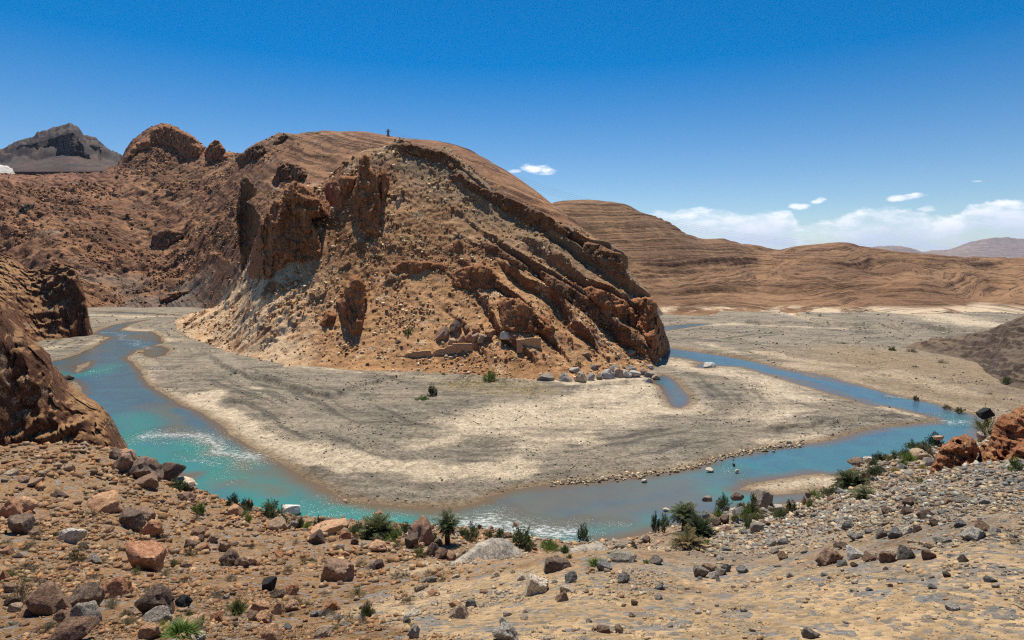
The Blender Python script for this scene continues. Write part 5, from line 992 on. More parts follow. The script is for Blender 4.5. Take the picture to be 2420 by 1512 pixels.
def samp_layer(lay, rowpdf, mask=None, zmin=.15):
    """pick random vertices of a layer's own surface, weighted"""
    PXg, Yg_, X, Y, Z = lay.grid[2], lay.grid[3], lay.grid[4], lay.grid[5], lay.grid[6]
    w = rowpdf(PXg, lay.pyd, Y, Z) * (Z > zmin)
    if mask is not None: w = w * mask(PXg, lay.pyd, X, Y, Z)
    w = w.ravel() / w.sum(); cdf = np.cumsum(w)
    def f(r, n):
        i = np.searchsorted(cdf, r.random(n)); i = np.clip(i, 0, len(w) - 1)
        Yv = Y.ravel()[i]; pxv = lay.pxd.ravel()[i] + r.uniform(-1.5, 1.5, n)
        return pxv, lay.pyd.ravel()[i], Yv, Z.ravel()[i]
    return f
def pyspan(px, py, Y, Z):
    d = np.abs(np.gradient(py, axis=0)); return np.clip(d, 0, 4) * (px > -320) * (px < 2740)
C = lambda *a: a
brownP = [(.30, .165, .09), (.22, .12, .065), (.33, .20, .12), (.13, .08, .052), (.40, .29, .19), (.20, .17, .14), (.36, .17, .08), (.24, .19, .15), (.17, .11, .07)]
sandP = [(.40, .30, .20), (.20, .19, .18), (.27, .25, .23), (.44, .29, .17), (.36, .33, .29), (.46, .38, .28), (.24, .21, .18), (.36, .21, .12), (.16, .15, .145), (.30, .24, .185)]
greyP = [(.24, .235, .225), (.27, .20, .14), (.20, .15, .11), (.34, .33, .31), (.19, .19, .195), (.42, .40, .37), (.50, .38, .26), (.30, .28, .26), (.15, .14, .14)]
clus = lambda X, Y: .15 + 1.6 * sst(fbm(X / 2.2, Y / 2.2, o=4, s=411), .42, .64)
pal1 = lambda px, py, X, Y, Z: sst(px + (fbm(X / 5, Y / 5, o=3, s=107) - .5) * 500, 1150, 800)
m = scatter("stony_scree", 64000, samp_layer(G, pyspan, lambda px, py, X, Y, Z: pal1(px, py, X, Y, Z) * clus(X, Y)), None, 2.2, 24, 3.4, [tuple(.68 * a + .32 * b for a, b in zip(q, (.38, .22, .11))) for q in brownP], 11, absmin=.015, absmax=.5); tag(link("small_stones", m, M_stone), "small brown and reddish stones littering the left slope", "stones", kind='stuff')
m = scatter("right_scree", 74000, samp_layer(G, pyspan, lambda px, py, X, Y, Z: (1 - pal1(px, py, X, Y, Z)) * clus(X * 1.7, Y * 1.7) * (.25 + sst(fbm(X / 3.5, Y / 3.5, o=4, s=108), .42, .6) * 1.4 + sst(Y, 16, 35))), None, 2.2, 20, 3.8, [tuple(.72 * a + .28 * b for a, b in zip(q, (.5, .36, .23))) for q in sandP], 12, absmin=.01, absmax=.5, flat=(.3, .8)); tag(link("small_stones", m, M_stone), "small grey and cream stones strewn over the sandy foreground", "stones", kind='stuff')
m = scatter("rubble", 17000, samp_layer(G, pyspan, lambda px, py, X, Y, Z: sst(px, 1600, 1800) * sst(py + px * .17, 1640, 1560) * sst(Y, 7, 12)), None, 4, 22, 2.4, greyP, 13, absmin=.03, absmax=.6, flat=(.3, .7)); tag(link("grey_rubble", m, M_stone), "grey rubble covering the slope below the right-hand crest", "rubble", kind='stuff')
m = scatter("bank_stones", 5000, samp_layer(G, pyspan, lambda px, py, X, Y, Z: sst(Y, 40, 58) * sst(px, 250, 450) * (1 - .8 * sst(px, 1380, 1480) * sst(px, 1780, 1680))), None, 4, 15, 2.0, brownP + greyP[:3], 14, absmin=.05, absmax=.7); tag(link("bank_stones", m, M_stone), "loose stones crowded along the near river bank", "stones", kind='stuff')
hillP = [(.46, .26, .12), (.32, .15, .065), (.60, .44, .28), (.20, .09, .045), (.40, .20, .09), (.70, .56, .40)]
m = scatter("hill_scree", 18000, samp_layer(A, pyspan, lambda px, py, X, Y, Z: .3 + sst(fbm(X / 12, Y / 12, o=3, s=60), .42, .6)), None, 1.5, 9, 2.6, hillP, 15, absmin=.1, absmax=1.2); tag(link("hill_scree", m, M_stone), "reddish and cream scree scattered over the craggy hill", "scree", kind='stuff')
pm = [(.28, .14, .07), (.21, .095, .045), (.38, .22, .12), (.14, .06, .032), (.33, .18, .095)]
m = scatter("mountain_scree", 22000, samp_layer(B, pyspan, lambda px, py, X, Y, Z: sst(px, 800, 500) * (.2 + sst(fbm(X / 40, Y / 40, o=4, s=160), .45, .6) * 1.6)), None, 1.5, 8, 2.4, pm, 16, absmin=.25, absmax=2.6); tag(link("mountain_scree", m, M_stone), "dark red rocks scattered over the left valley slopes", "scree", kind='stuff')
def bed_s(r, n):
    px = r.uniform(-200, 2600, n * 6); py = r.uniform(740, 1290, n * 6); Y = Yg(py); X = (px - CX) / F * Y
    i = np.clip(((px + 300) / 3).astype(int), 0, XX.shape[1] - 1); rows = np.searchsorted(-pys, -py); rows = np.clip(rows, 0, len(pys) - 1)
    ok = (sd[rows, i] > .3) & (r.random(n * 6) < (.12 + 1.0 * sst(fbm(X / 11, Y / 11, o=4, s=170), .5, .66)) * (1 - .8 * sand[rows, i]))
    px, py, Y, rows, i = [q[ok][:n] for q in (px, py, Y, rows, i)]; return px, py, Y, ZZ[rows, i]
m = scatter("gravel_stones", 14000, bed_s, None, 1.5, 6, 3.0, [(.26, .235, .2), (.20, .18, .155), (.36, .31, .25), (.15, .13, .11), (.44, .36, .27)], 17, absmin=.05, absmax=.5); tag(link("gravel_stones", m, M_stone), "grey river stones lying on the gravel bars", "stones", kind='stuff')
m = scatter("bar_edge_stones", 700, lambda r, n: (lambda q: (lambda y: (q, y, Yg(y), np.full(n, .05)))(np.interp(q, [1150, 1215, 1330, 1464, 1540, 1650, 1710, 1770, 1830, 1950], [1176, 1158, 1146, 1134, 1124, 1106, 1084, 1074, 1060, 1050]) + r.normal(-5, 4, n)))(r.uniform(1300, 1900, n)), None, 3, 9, 2, [(.5, .38, .26), (.3, .26, .22), (.6, .5, .38), (.2, .17, .14)], 18, absmin=.08, absmax=.5)
tag(link("bar_edge_stones", m, M_stone), "tan stones along the near edge of the gravel bar", "stones", kind='stuff')
print('scatter', time.time() - T0)
# ------------------------------------------------------------------ ruined mud-brick walls
t = NT("mud_brick"); a_ = t.noise(1.2, 6, .65); v_ = t.map(scale=(1, 1, 4)); b_ = t.noise(2.2, 4, .6, v_)
hole = t.voro(2.2, t.map(scale=(1, 1, 1.4)))
col = t.mix(t.ss(a_, .35, .65), (.52, .28, .13), (.64, .38, .20)); col = t.mix(t.math('MULTIPLY', t.ss(b_, .55, .62), .5), col, (.26, .13, .06)); col = t.mix(t.math('SUBTRACT', 1, t.ss(hole, .06, .11)), col, (.05, .028, .018))
M_mud = t.done(col, t.bump(t.math('ADD', a_, b_), .15), .95)
def wall(top, ybot, thick, label, tilt=0.):
    pts = D('k', *top) if top[0][0] > -900 else top
    yb = ybot; ym = yhit(A, (pts[0][0] + pts[-1][0]) / 2, yb - 4) or 176
    Yw = ym - .6; xs = np.arange(pts[0][0], pts[-1][0] + .01, .6); P = np.array(pts)
    py = np.interp(xs, P[:, 0], P[:, 1]) + (fbm(xs / 2.5, xs * 0, o=3, s=7) - .5) * 2.2
    nz = 9; V = []; n = len(xs); t_ = np.linspace(0, 1, nz)
    for side in (0, 1):
        for k in range(nz):
            yy = py + (yb + 14 - py) * t_[k]; Yk = np.full(n, Yw + side * thick) + (fbm(xs / 3, np.full(n, k * .7 + side * 9), o=3, s=12) - .5) * .3 + tilt * (xs - xs[0]) / F * Yw
            X = (xs - CX) / F * Yk; Z = H - (yy - HZ) / F * (Yw + tilt * (xs - xs[0]) / F * Yw)
            V.append(np.c_[X, Yk, Z])
    V = np.concatenate(V); q = gridquads(nz, n); f = [q[:, ::-1], q + nz * n]
    i = np.arange(n - 1); f.append(np.c_[i, i + 1, i + 1 + nz * n, i + nz * n])
    for c in (0, n - 1):
        k = np.arange(nz - 1) * n + c; w_ = np.c_[k, k + n, k + n + nz * n, k + nz * n]; f.append(w_ if c else w_[:, ::-1])
    return tag(link("ruined_wall", mesh_np("ruined_wall", V, np.concatenate(f), smooth=False), M_mud), label, "ruined wall", "ruined mud-brick walls at the hill foot")
wall([(1560, 858), (1600, 862), (1625, 858), (1640, 836), (1690, 832), (1700, 818), (1780, 816), (1862, 808), (1872, 812), (1880, 838), (1900, 840)], 624.5 + 885 * .2517, .9, "low crumbling left end of the ruined mud-brick wall, stepped along its top", .1)
wall([(1885, 842), (1910, 815), (1950, 796), (2000, 793), (2030, 768), (2072, 766), (2080, 746), (2180, 742), (2262, 745), (2270, 800)], 624.5 + 855 * .2517, .9, "taller middle piece of ruined mud-brick wall below the boulders", .1)
wall([(2073 + 535 - 0 - 0, 0)] and [(x + 2145.4, y) for x, y in [(535, 722), (545, 708), (595, 704), (625, 696), (700, 693), (762, 691), (766, 740)]], 624.5 + 778 * .2517, .9, "isolated square-cut ruined wall on the right, under the half-dome cliff")

# ------------------------------------------------------------------ plants
def leaf_mat(name, c1, c2, tr=.25):
    t = NT(name); n_ = t.noise(3, 4, .6); oi = t.n.new('ShaderNodeObjectInfo')
    t.b.inputs['Specular IOR Level'].default_value = .15
    col = t.mix(t.ss(t.math('ADD', n_, t.math('MULTIPLY', t.math('SUBTRACT', oi.outputs['Random'], .5), .3)), .35, .65), c1, c2)
    t.done(col, None, .7)
    tl = t.n.new('ShaderNodeBsdfTranslucent'); t.l.new(col, tl.inputs[0]); mx = t.n.new('ShaderNodeMixShader'); mx.inputs[0].default_value = tr
    t.l.new(t.b.outputs[0], mx.inputs[1]); t.l.new(tl.outputs[0], mx.inputs[2]); out = [q for q in t.n if q.type == 'OUTPUT_MATERIAL'][0]; t.l.new(mx.outputs[0], out.inputs[0]); return t.m
LM = {'palm': leaf_mat("palm_leaf", (.06, .08, .028), (.115, .13, .052)), 'dkpalm': leaf_mat("dark_palm_leaf", (.03, .045, .017), (.065, .08, .032)), 'drypalm': leaf_mat("dry_palm_leaf", (.10, .095, .04), (.26, .18, .08)), 'bush': leaf_mat("oleander_leaf", (.075, .11, .042), (.14, .17, .08)), 'green': leaf_mat("bright_leaf", (.10, .16, .03), (.18, .24, .055)),
      'olive': leaf_mat("olive_leaf", (.12, .125, .045), (.20, .19, .08)), 'dark': leaf_mat("dark_leaf", (.035, .048, .022), (.07, .08, .036)), 'dry': leaf_mat("dry_twig", (.17, .13, .075), (.27, .21, .12)), 'greydry': leaf_mat("grey_twig", (.13, .105, .07), (.20, .165, .11)), 'yellow': leaf_mat("yellow_grass", (.30, .25, .08), (.38, .30, .12)), 'bark': rock_mat("bark", (.10, .065, .04), (.06, .04, .025), (.18, .12, .07), 4, .05)}
def bush_mesh(seed, n=1500, leaf=.055, stems=True, flat=1.):
    """unit bush: leaves grouped on twigs that spread from the base"""
    r = np.random.default_rng(seed); nt = 46
    th = r.uniform(0, 2 * np.pi, nt); el_ = np.arcsin(r.uniform(.05, 1, nt)); L = r.uniform(.6, 1.05, nt)
    tip = np.c_[np.cos(th) * np.cos(el_), np.sin(th) * np.cos(el_), np.sin(el_) * flat] * L[:, None]; tip *= np.array([1, 1, 1])
    base = np.c_[r.normal(0, .13, (nt, 2)), np.zeros(nt)]
    k = r.integers(0, nt, n); u = r.uniform(.25, 1, n) ** .7
    p = base[k] + (tip[k] - base[k]) * u[:, None] + r.normal(0, .05, (n, 3)); p[:, 2] = np.abs(p[:, 2])
    d = (tip[k] - base[k]) + r.normal(0, .55, (n, 3)); d /= np.linalg.norm(d, axis=1)[:, None]
    s = np.cross(d, r.normal(size=(n, 3))); s /= np.linalg.norm(s, axis=1)[:, None]; l = leaf * r.uniform(.8, 1.9, n)[:, None]
    V = np.stack([p, p + d * l + s * l * .32, p + d * l * 2.1, p + d * l - s * l * .32], 1).reshape(-1, 3)
    return V, np.arange(n * 4).reshape(-1, 4)
def grass_mesh(seed, n=260, w=.022, spread=.75, droop=.35):
    r = np.random.default_rng(seed); th = r.uniform(0, 2 * np.pi, n); rad = r.uniform(0, 1, n) ** .6
    b = np.c_[np.cos(th) * rad * .35, np.sin(th) * rad * .35, np.zeros(n)]; ht = r.uniform(.55, 1.05, n) * (1.1 - .5 * rad)
    out = np.c_[np.cos(th + r.normal(0, .5, n)), np.sin(th + r.normal(0, .5, n)), np.zeros(n)] * (rad * spread)[:, None]
    m = b + out * .45 + np.c_[np.zeros((n, 2)), ht * .62]; tip = b + out + np.c_[np.zeros((n, 2)), ht * (1 - droop * rad)]
    s = np.c_[-np.sin(th * 3.1), np.cos(th * 3.1), np.zeros(n)] * w
    V = np.stack([b - s, b + s, m + s * .8, m - s * .8, tip], 1).reshape(-1, 3); i = np.arange(n) * 5
    return V, np.c_[i, i + 1, i + 2, i + 3], np.c_[i + 3, i + 2, i + 4]
def stem_mesh(seed, n=14, flat=1.):
    r = np.random.default_rng(seed); V = []; Q = []
    for k in range(n):
        th = r.uniform(0, 6.28); e = math.asin(r.uniform(.15, 1)); tip = np.array([math.cos(th) * math.cos(e), math.sin(th) * math.cos(e), math.sin(e) * flat]) * r.uniform(.6, .85); b = np.r_[r.normal(0, .08, 2), -.1]
        for j, (p, w) in enumerate(((b, .022), ((b + tip) * .5 + r.normal(0, .04, 3), .014), (tip, .005))):
            for a in range(3): V.append(p + np.array([math.cos(a * 2.1), math.sin(a * 2.1), 0]) * w)
        o = k * 9
        for j in range(2):
            for a in range(3): Q.append((o + j * 3 + a, o + j * 3 + (a + 1) % 3, o + j * 3 + 3 + (a + 1) % 3, o + j * 3 + 3 + a))
    return np.array(V), np.array(Q)
BM = {('bush', i): mesh_np("foliage", *bush_mesh(600 + i)) for i in range(5)}
BM.update({('bushfine', i): mesh_np("foliage", *bush_mesh(650 + i, 2600, .028)) for i in range(3)})
for i in range(5):
    V, q, t3 = grass_mesh(700 + i); BM[('grass', i)] = mesh_np("blades", V, q, t3, smooth=False)
    V, q, t3 = grass_mesh(720 + i, 420, .010, 1.0, .5); BM[('tuft', i)] = mesh_np("blades", V, q, t3, smooth=False)
SM_ = [mesh_np("stem", *stem_mesh(800 + i)) for i in range(3)]
for me in BM.values(): me.materials.append(None)
for me in SM_: me.materials.append(LM['bark'])
def setmat(o, m):
    o.material_slots[0].link = 'OBJECT'; o.material_slots[0].material = m
def put_plant(px, py, w, h, kind, mat, seed, label, name, cat, group=None, lay=None, parts=True):
    lay = lay if lay is not None else G; Y = on_ground(px, py, lay) or 60
    gk = 1.3 if mat in ('bush', 'dark', 'dkpalm', 'green') and lay is G else 1.0; w = gk * w / F * Y; h = gk * h / F * Y; x = (px - CX) / F * (Y + w * .3); z = H - (py - HZ) / F * Y
    me = BM[(kind, seed % sum(1 for k in BM if k[0] == kind))]
    if parts and kind.startswith('bush'):
        root = bpy.data.objects.new(name, None); sc.collection.objects.link(root); root.location = (x, Y + w * .3, z - .02); root.empty_display_size = .3
        fo = bpy.data.objects.new("foliage", me); sc.collection.objects.link(fo); fo.parent = root; setmat(fo, LM[mat])
        st = bpy.data.objects.new("stem", SM_[seed % 3]); sc.collection.objects.link(st); st.parent = root
        for o in (fo, st): o.scale = (w * .52, w * .52, h * .98); o.rotation_euler = (0, 0, seed * 1.7)
        return tag(root, label, cat, group)
    o = bpy.data.objects.new(name, me); sc.collection.objects.link(o); setmat(o, LM[mat])
    k = .62 if kind == 'grass' else .6
    o.location = (x, Y + w * .3, z - .02); o.scale = (w * k, w * k, h * 1.0); o.rotation_euler = (0, 0, seed * 1.7)
    return tag(o, label, cat, group)
GB = "green bushes along the near river bank"; GT = "dry shrubs on the brown slope"
PL = [
 ('a', 1670, 745, 160, 85, 'bush', 'bush', "dark green bush beside the cream slab at the left bend", GB),
 ('a', 1745, 760, 60, 80, 'bush', 'dark', "narrow dark bush right of the one beside the cream slab", GB),
 ('a', 2180, 880, 105, 80, 'bush', 'dark', "dark bush at the waterline left of the orange domed boulder", GB),
 ('a', 2310, 925, 115, 80, 'bush', 'dark', "dark bush at the waterline right of the orange domed boulder", GB),
 ('a', 1860, 960, 115, 90, 'bush', 'green', "bright green bush on the bank stones, left", GB),
 ('a', 1840, 1020, 110, 70, 'bushfine', 'greydry', "grey-brown withered bush under the bright green one", GB),
 ('a', 2330, 1030, 70, 60, 'bush', 'green', "small green bush on the bank stones", GB),
 ('c', 390, 375, 200, 110, 'bush', 'bush', "wide dark bush left of the white river boulder", GB),
 ('c', 655, 465, 60, 115, 'grass', 'bush', "slim upright green reed clump at the waterline", GB),
 ('c', 715, 475, 80, 60, 'grass', 'green', "pale green reed tuft beside the slim one", GB),
 ('c', 820, 460, 80, 78, 'bush', 'dark', "small dark bush above the low orange mound", GB),
 ('c', 1195, 515, 120, 75, 'bush', 'bush', "green bush touching the big palm's left side", GB),
 ('c', 1625, 505, 105, 68, 'bush', 'bush', "low green bush between the big palm and the wedge slab", GB),
 ('c', 1455, 612, 90, 42, 'bush', 'green', "low bright green cushion under the big palm", GB),
 ('c', 1535, 618, 80, 40, 'bush', 'olive', "low yellow-green cushion right of the bright one", GB),
 ('c', 1770, 745, 175, 82, 'bush', 'olive', "yellow-green cushion bush below the leaning wedge slab", GB),
 ('c', 1670, 665, 70, 40, 'bush', 'olive', "small yellow-green cushion left of the wedge slab's foot", GB),
 ('d', 165, 595, 125, 125, 'bush', 'bush', "oleander behind the grey bedrock slab, left one", GB),
 ('d', 80, 560, 80, 70, 'bush', 'bush', "small oleander near the trunked palm", GB),
 ('d', 320, 555, 110, 70, 'bush', 'olive', "olive-green bush around a pale rock", GB),
 ('d', 435, 572, 95, 88, 'bush', 'bush', "oleander above the grey slab, second from the left", GB),
 ('d', 640, 655, 200, 135, 'bush', 'bush', "largest oleander, right of the grey slab", GB),
 ('d', 725, 640, 80, 65, 'bush', 'olive', "yellowish bush leaning on the largest oleander", GB),
 ('d', 1215, 592, 105, 118, 'bush', 'bush', "lone bush rising against the white riffle", GB),
 ('d', 700, 690, 70, 45, 'bush', 'dark', "small dark bush below the largest oleander", GB),
 ('d', 1320, 825, 135, 50, 'grass', 'green', "low bright green grass on the crest of the sandy spur", GB),
 ('d', 960, 765, 90, 45, 'bush', 'olive', "olive cushion over the dark overhung rock", GB),
 ('d', 1080, 750, 80, 40, 'bush', 'olive', "olive cushion right of its twin over the overhung rock", GB),
 ('d', 1500, 765, 82, 52, 'bush', 'green', "small green bush on the bedrock hump", GB),
 ('d', 1800, 795, 62, 30, 'bush', 'green', "tiny green bush at the edge of the little beach", GB),
 ('e', 340, 730, 72, 145, 'bush', 'dkpalm', "tall narrow dark bush at the left tip of the little beach", GB),
 ('e', 425, 690, 90, 90, 'bush', 'bush', "green bush right of the tall narrow one", GB),
 ('e', 418, 738, 52, 50, 'bush', 'dark', "small dark bush in front of the green one on the beach", GB),
 ('e', 980, 552, 130, 120, 'bush', 'bush', "grey-green oleander in the rocks right of the palms", GB),
 ('e', 930, 600, 90, 60, 'bush', 'green', "light green bush below the grey-green oleander", GB),
 ('e', 1150, 525, 110, 65, 'bush', 'olive', "olive bush over the pointed slate boulder", GB),
 ('e', 1255, 578, 130, 70, 'bush', 'bush', "green bush in front of the round black and white boulder", GB),
 ('e', 1260, 455, 72, 90, 'bush', 'olive', "bush growing against the left side of the round boulder", GB),
 ('e', 1340, 570, 100, 40, 'bush', 'olive', "yellowish low plant under the round boulder", GB),
 ('e', 1620, 555, 110, 88, 'bush', 'dkpalm', "dense dark green bush by the small side pool", GB),
 ('e', 1555, 602, 55, 55, 'bush', 'bush', "small bush left of the dense dark one", GB),
 ('e', 1210, 705, 85, 100, 'bush', 'bush', "green bush by the flat bank rock", GB),
 ('e', 1172, 755, 90, 42, 'grass', 'green', "bright green low cushion below the green bush", GB),
 ('e', 820, 850, 90, 30, 'bush', 'green', "bright green creeping plant right of the low palm", GB),
 ('h', 1030, 650, 90, 65, 'bush', 'dark', "first dark bush of the hedge along the right water edge", GB),
 ('h', 985, 700, 70, 75, 'bush', 'bush', "green bush behind the black flat rock", GB),
 ('h', 1120, 645, 110, 55, 'bush', 'olive', "second bush of the right waterside hedge, brownish", GB),
 ('h', 1200, 640, 90, 60, 'bush', 'bush', "third bush of the right waterside hedge", GB),
 ('h', 1290, 640, 120, 75, 'bush', 'bush', "fourth and widest bush of the right waterside hedge", GB),
 ('h', 1370, 545, 130, 60, 'bush', 'bush', "hedge bush just above the smooth tan boulder, left", GB),
 ('h', 1470, 555, 120, 75, 'bush', 'bush', "hedge bush above the smooth tan boulder, right", GB),
 ('h', 1570, 525, 120, 110, 'bush', 'dkpalm', "tallest hedge bush, left of the knobbly red crag", GB),
 ('h', 1190, 750, 110, 36, 'bush', 'yellow', "yellow-green low patch on the right bank rubble, left one", GB),
 ('h', 1265, 715, 70, 34, 'bush', 'yellow', "yellow-green low patch on the right bank rubble, small one", GB),
 ('h', 1455, 725, 95, 42, 'bush', 'yellow', "yellow-green low patch right of the grey rubble", GB),
 ('h', 1425, 855, 110, 55, 'bush', 'olive', "olive bush at the left foot of the knobbly red crag", GB),
 ('h', 2035, 400, 150, 195, 'bushfine', 'green', "big feathery green shrub left of the highest red crag", GB),
 ('h', 1990, 470, 70, 90, 'bushfine', 'olive', "narrow olive shrub below the feathery one", GB),
 ('h', 2320, 745, 100, 110, 'bush', 'green', "bright green bush growing on the red crag, right edge", GB),
 ('c', 1275, 1315, 170, 165, 'grass', 'palm', "dark green spiky tuft in the central foreground", GB),
 ('c', 1110, 1330, 90, 80, 'bushfine', 'yellow', "thin yellowish plant left of the spiky tuft", GB),
 ('c', 60, 1290, 230, 165, 'grass', 'olive', "large green-yellow grass clump in the lower left foreground", GT),
 ('b', 1690, 1512, 330, 80, 'grass', 'green', "bright green grass patch at the bottom edge, left", GT),
 ('b', 1780, 1320, 110, 110, 'grass', 'olive', "green grass growing behind the speckled orange-pink boulder", GT),
 ('b', 1530, 1400, 100, 110, 'tuft', 'yellow', "straw-yellow tuft over the grey sloping rock", GT),
 ('b', 275, 685, 190, 80, 'bushfine', 'greydry', "wide grey-brown dry shrub on the left slope", GT),
 ('b', 860, 375, 150, 85, 'bushfine', 'dry', "golden dry shrub in front of the broad orange outcrop", GT),
 ('b', 920, 495, 100, 55, 'bushfine', 'greydry', "small grey shrub left of the cube-like boulder", GT),
 ('b', 970, 572, 90, 50, 'bushfine', 'dry', "small tan shrub under the small grey one", GT),
 ('b', 1535, 585, 140, 62, 'bushfine', 'greydry', "dark grey cushion shrub right below the cube-like boulder", GT),
 ('b', 705, 805, 155, 100, 'bushfine', 'dark', "nearly black round shrub, left slope", GT),
 ('b', 1265, 910, 130, 80, 'bushfine', 'olive', "olive shrub under the large pointed orange boulder", GT),
 ('b', 1550, 920, 140, 66, 'bushfine', 'dry', "tan shrub right of the olive one", GT),
 ('b', 180, 1190, 290, 180, 'bushfine', 'greydry', "biggest grey-brown dry shrub, left edge foreground", GT),
 ('b', 355, 1015, 150, 85, 'bushfine', 'greydry', "grey dry shrub above the largest rounded boulder", GT),
 ('b', 1790, 730, 170, 82, 'bushfine', 'greydry', "dry shrub left of the dark boulder pair", GT),
 ('b', 2025, 1130, 170, 75, 'bushfine', 'greydry', "wide dry shrub beside the grass clump, lower middle", GT),
 ('b', 1630, 835, 100, 95, 'grass', 'olive', "yellow-green tuft touching the large pointed orange boulder", GT),
 ('b', 1060, 1222, 140, 76, 'bushfine', 'greydry', "dry shrub right of the blocky grey boulder", GT),
 ('b', 1105, 690, 90, 62, 'bushfine', 'greydry', "small dark-grey shrub on open gravel, left slope", GT),
 ('b', 1730, 1010, 140, 75, 'bushfine', 'greydry', "grey shrub above the black-shadowed rock", GT),
 ('b', 240, 850, 110, 65, 'bushfine', 'greydry', "low grey shrub near the left edge, middle", GT),
 ('b', 60, 810, 100, 45, 'bushfine', 'greydry', "low shrub touching the left edge", GT),
 ('b', 330, 515, 160, 60, 'bushfine', 'dry', "pale shrub right of the dark boulder, left edge", GT),
 ('b', 520, 545, 90, 50, 'bushfine', 'olive', "olive shrub left of the pale disc of rock", GT),
 ('b', 745, 415, 80, 40, 'bushfine', 'greydry', "small shrub left below the golden dry one", GT),
 ('b', 1310, 610, 80, 50, 'bushfine', 'dark', "tiny dark shrub below the cube-like boulder", GT),
 ('c', 190, 665, 110, 52, 'bushfine', 'greydry', "grey shrub on the slope under the orange domed boulder", GT),
 ('c', 530, 905, 115, 92, 'bushfine', 'dry', "tan upright shrub left of the wide shadowed rock", GT),
 ('c', 675, 805, 100, 74, 'bushfine', 'dry', "tan shrub above the wide shadowed rock", GT),
 ('c', 1480, 795, 85, 52, 'bushfine', 'greydry', "round grey shrub in the slope centre", GT),
 ('c', 1550, 945, 140, 62, 'bushfine', 'greydry', "dark grey shrub above the spiky tuft", GT),
 ('c', 1315, 925, 90, 52, 'bushfine', 'dry', "tan shrub left of the dark grey one", GT),
 ('c', 1190, 1120, 200, 78, 'bushfine', 'olive', "wide olive dry shrub up from the spiky tuft", GT),
 ('c', 1980, 970, 95, 62, 'bushfine', 'olive', "olive shrub against the huge grey slab", GT),
 ('c', 615, 615, 90, 48, 'bushfine', 'dry', "tan shrub left of the low orange mound", GT),
 ('c', 560, 1300, 100, 40, 'bushfine', 'dry', "dry grass right of the orange cluster", GT),
 ('c', 440, 1140, 100, 36, 'bushfine', 'yellow', "yellow grass under the dark boulders", GT),
]
Z0['G2'] = (0, 0)
for i, (key, u, v, w, h, kind, mat, lab, grp) in enumerate(PL):
    (px, py), = D(key, (u, v)); nm = 'grass_tuft' if kind in ('grass', 'tuft') else ('dry_shrub' if mat in ('dry', 'greydry') else 'bush')
    put_plant(px, py, w * .2517, h * .2517 * 1.05, kind, mat, i, lab, nm, nm.replace('_', ' '), grp)
FB = [('k', 1885, 1258, 118, 118, 'bush', 'dark', "round dark bush alone on the gravel bar below the hill"), ('k', 1790, 1305, 170, 62, 'bush', 'green', "flat green bush left of the round dark one on the gravel bar"), ('l', 340, 1118, 170, 118, 'bush', 'green', "round bright green bush on the grassy edge of the gravel bar"),
      ('k', 1355, 1050, 60, 34, 'bushfine', 'dry', "small rusty shrub at the gravel edge"), ('k', 2000, 1052, 80, 32, 'bush', 'olive', "small olive bush left of the round bright green one"), ('i', 1767, 640, 64, 34, 'bush', 'bush', "left of two round green bushes on the far bank"), ('i', 1890, 670, 70, 42, 'bush', 'bush', "right of two round green bushes on the far bank"),
      ('m', 560, 150, 34, 46, 'bushfine', 'dark', "tiny dark bush on the edge of the far cut bank"), ('m', 1165, 395, 85, 50, 'bush', 'olive', "pale green bush on the far right gravel"), ('m', 1370, 562, 95, 34, 'bush', 'bush', "low green bush right of the far channel"), ('m', 700, 338, 120, 30, 'bushfine', 'olive', "low olive scrub on the far gravel bar"),
      ('m', 1700, 690, 60, 34, 'bushfine', 'olive', "small scrub on the tan flat, far right"), ('m', 1390, 855, 56, 52, 'bush', 'dark', "dark bush at the outer water edge before the bend"), ('m', 1680, 935, 90, 36, 'bush', 'olive', "brownish bush at the outer bend, left one"), ('m', 1800, 975, 110, 48, 'bush', 'olive', "brownish bush at the outer bend, right one"),
      ('m', 1040, 358, 40, 22, 'bush', 'dark', "tiny dark shrub left of the pale green bush"), ('m', 980, 385, 60, 28, 'bushfine', 'dry', "tiny brown scrub on the far gravel"), ('m', 2090, 808, 60, 34, 'bushfine', 'dry', "small dry shrub under the grey spur"), ('m', 1350, 410, 110, 50, 'bushfine', 'dry', "brown weedy patch right of the pale green bush"), ('m', 1640, 520, 120, 50, 'bushfine', 'dry', "brown weedy patch at the spur's toe")]
for i, (key, u, v, w, h, kind, mat, lab) in enumerate(FB):
    (px, py), = D(key, (u, v)); put_plant(px, py, w * .2517, h * .2517 * 1.1, kind, mat, i + 3, lab, 'bush', 'bush', "bushes on the flats across the river", lay='bed')
for key, u, v, w, h, kind, mat, lab, ly in [('k', 1672, 665, 100, 72, 'bush', 'green', "light green bush alone on the bare hill slope left of the ruins", A), ('l', 450, 735, 90, 95, 'bushfine', 'olive', "pale yellow-green bush between the two ruined walls", A), ('l', 695, 815, 50, 30, 'bush', 'olive', "small bush in the shadow of the isolated ruined wall", A), ('l', 1170, 955, 80, 44, 'bush', 'olive', "olive bush just above the grey rocks at the hill foot", A),
                                           ('m', 2240, 705, 95, 80, 'bush', 'bush', "green bush at the foot of the dark grey spur", S), ('n', 1450, 1260, 40, 24, 'bush', 'bush', "tiny green bush on the left valley outcrop", B)]:
    (px, py), = D(key, (u, v)); put_plant(px, py, w * .2517, h * .2517 * 1.1, kind, mat, 5, lab, 'bush', 'bush', None, lay=ly)
r = random.Random(78)
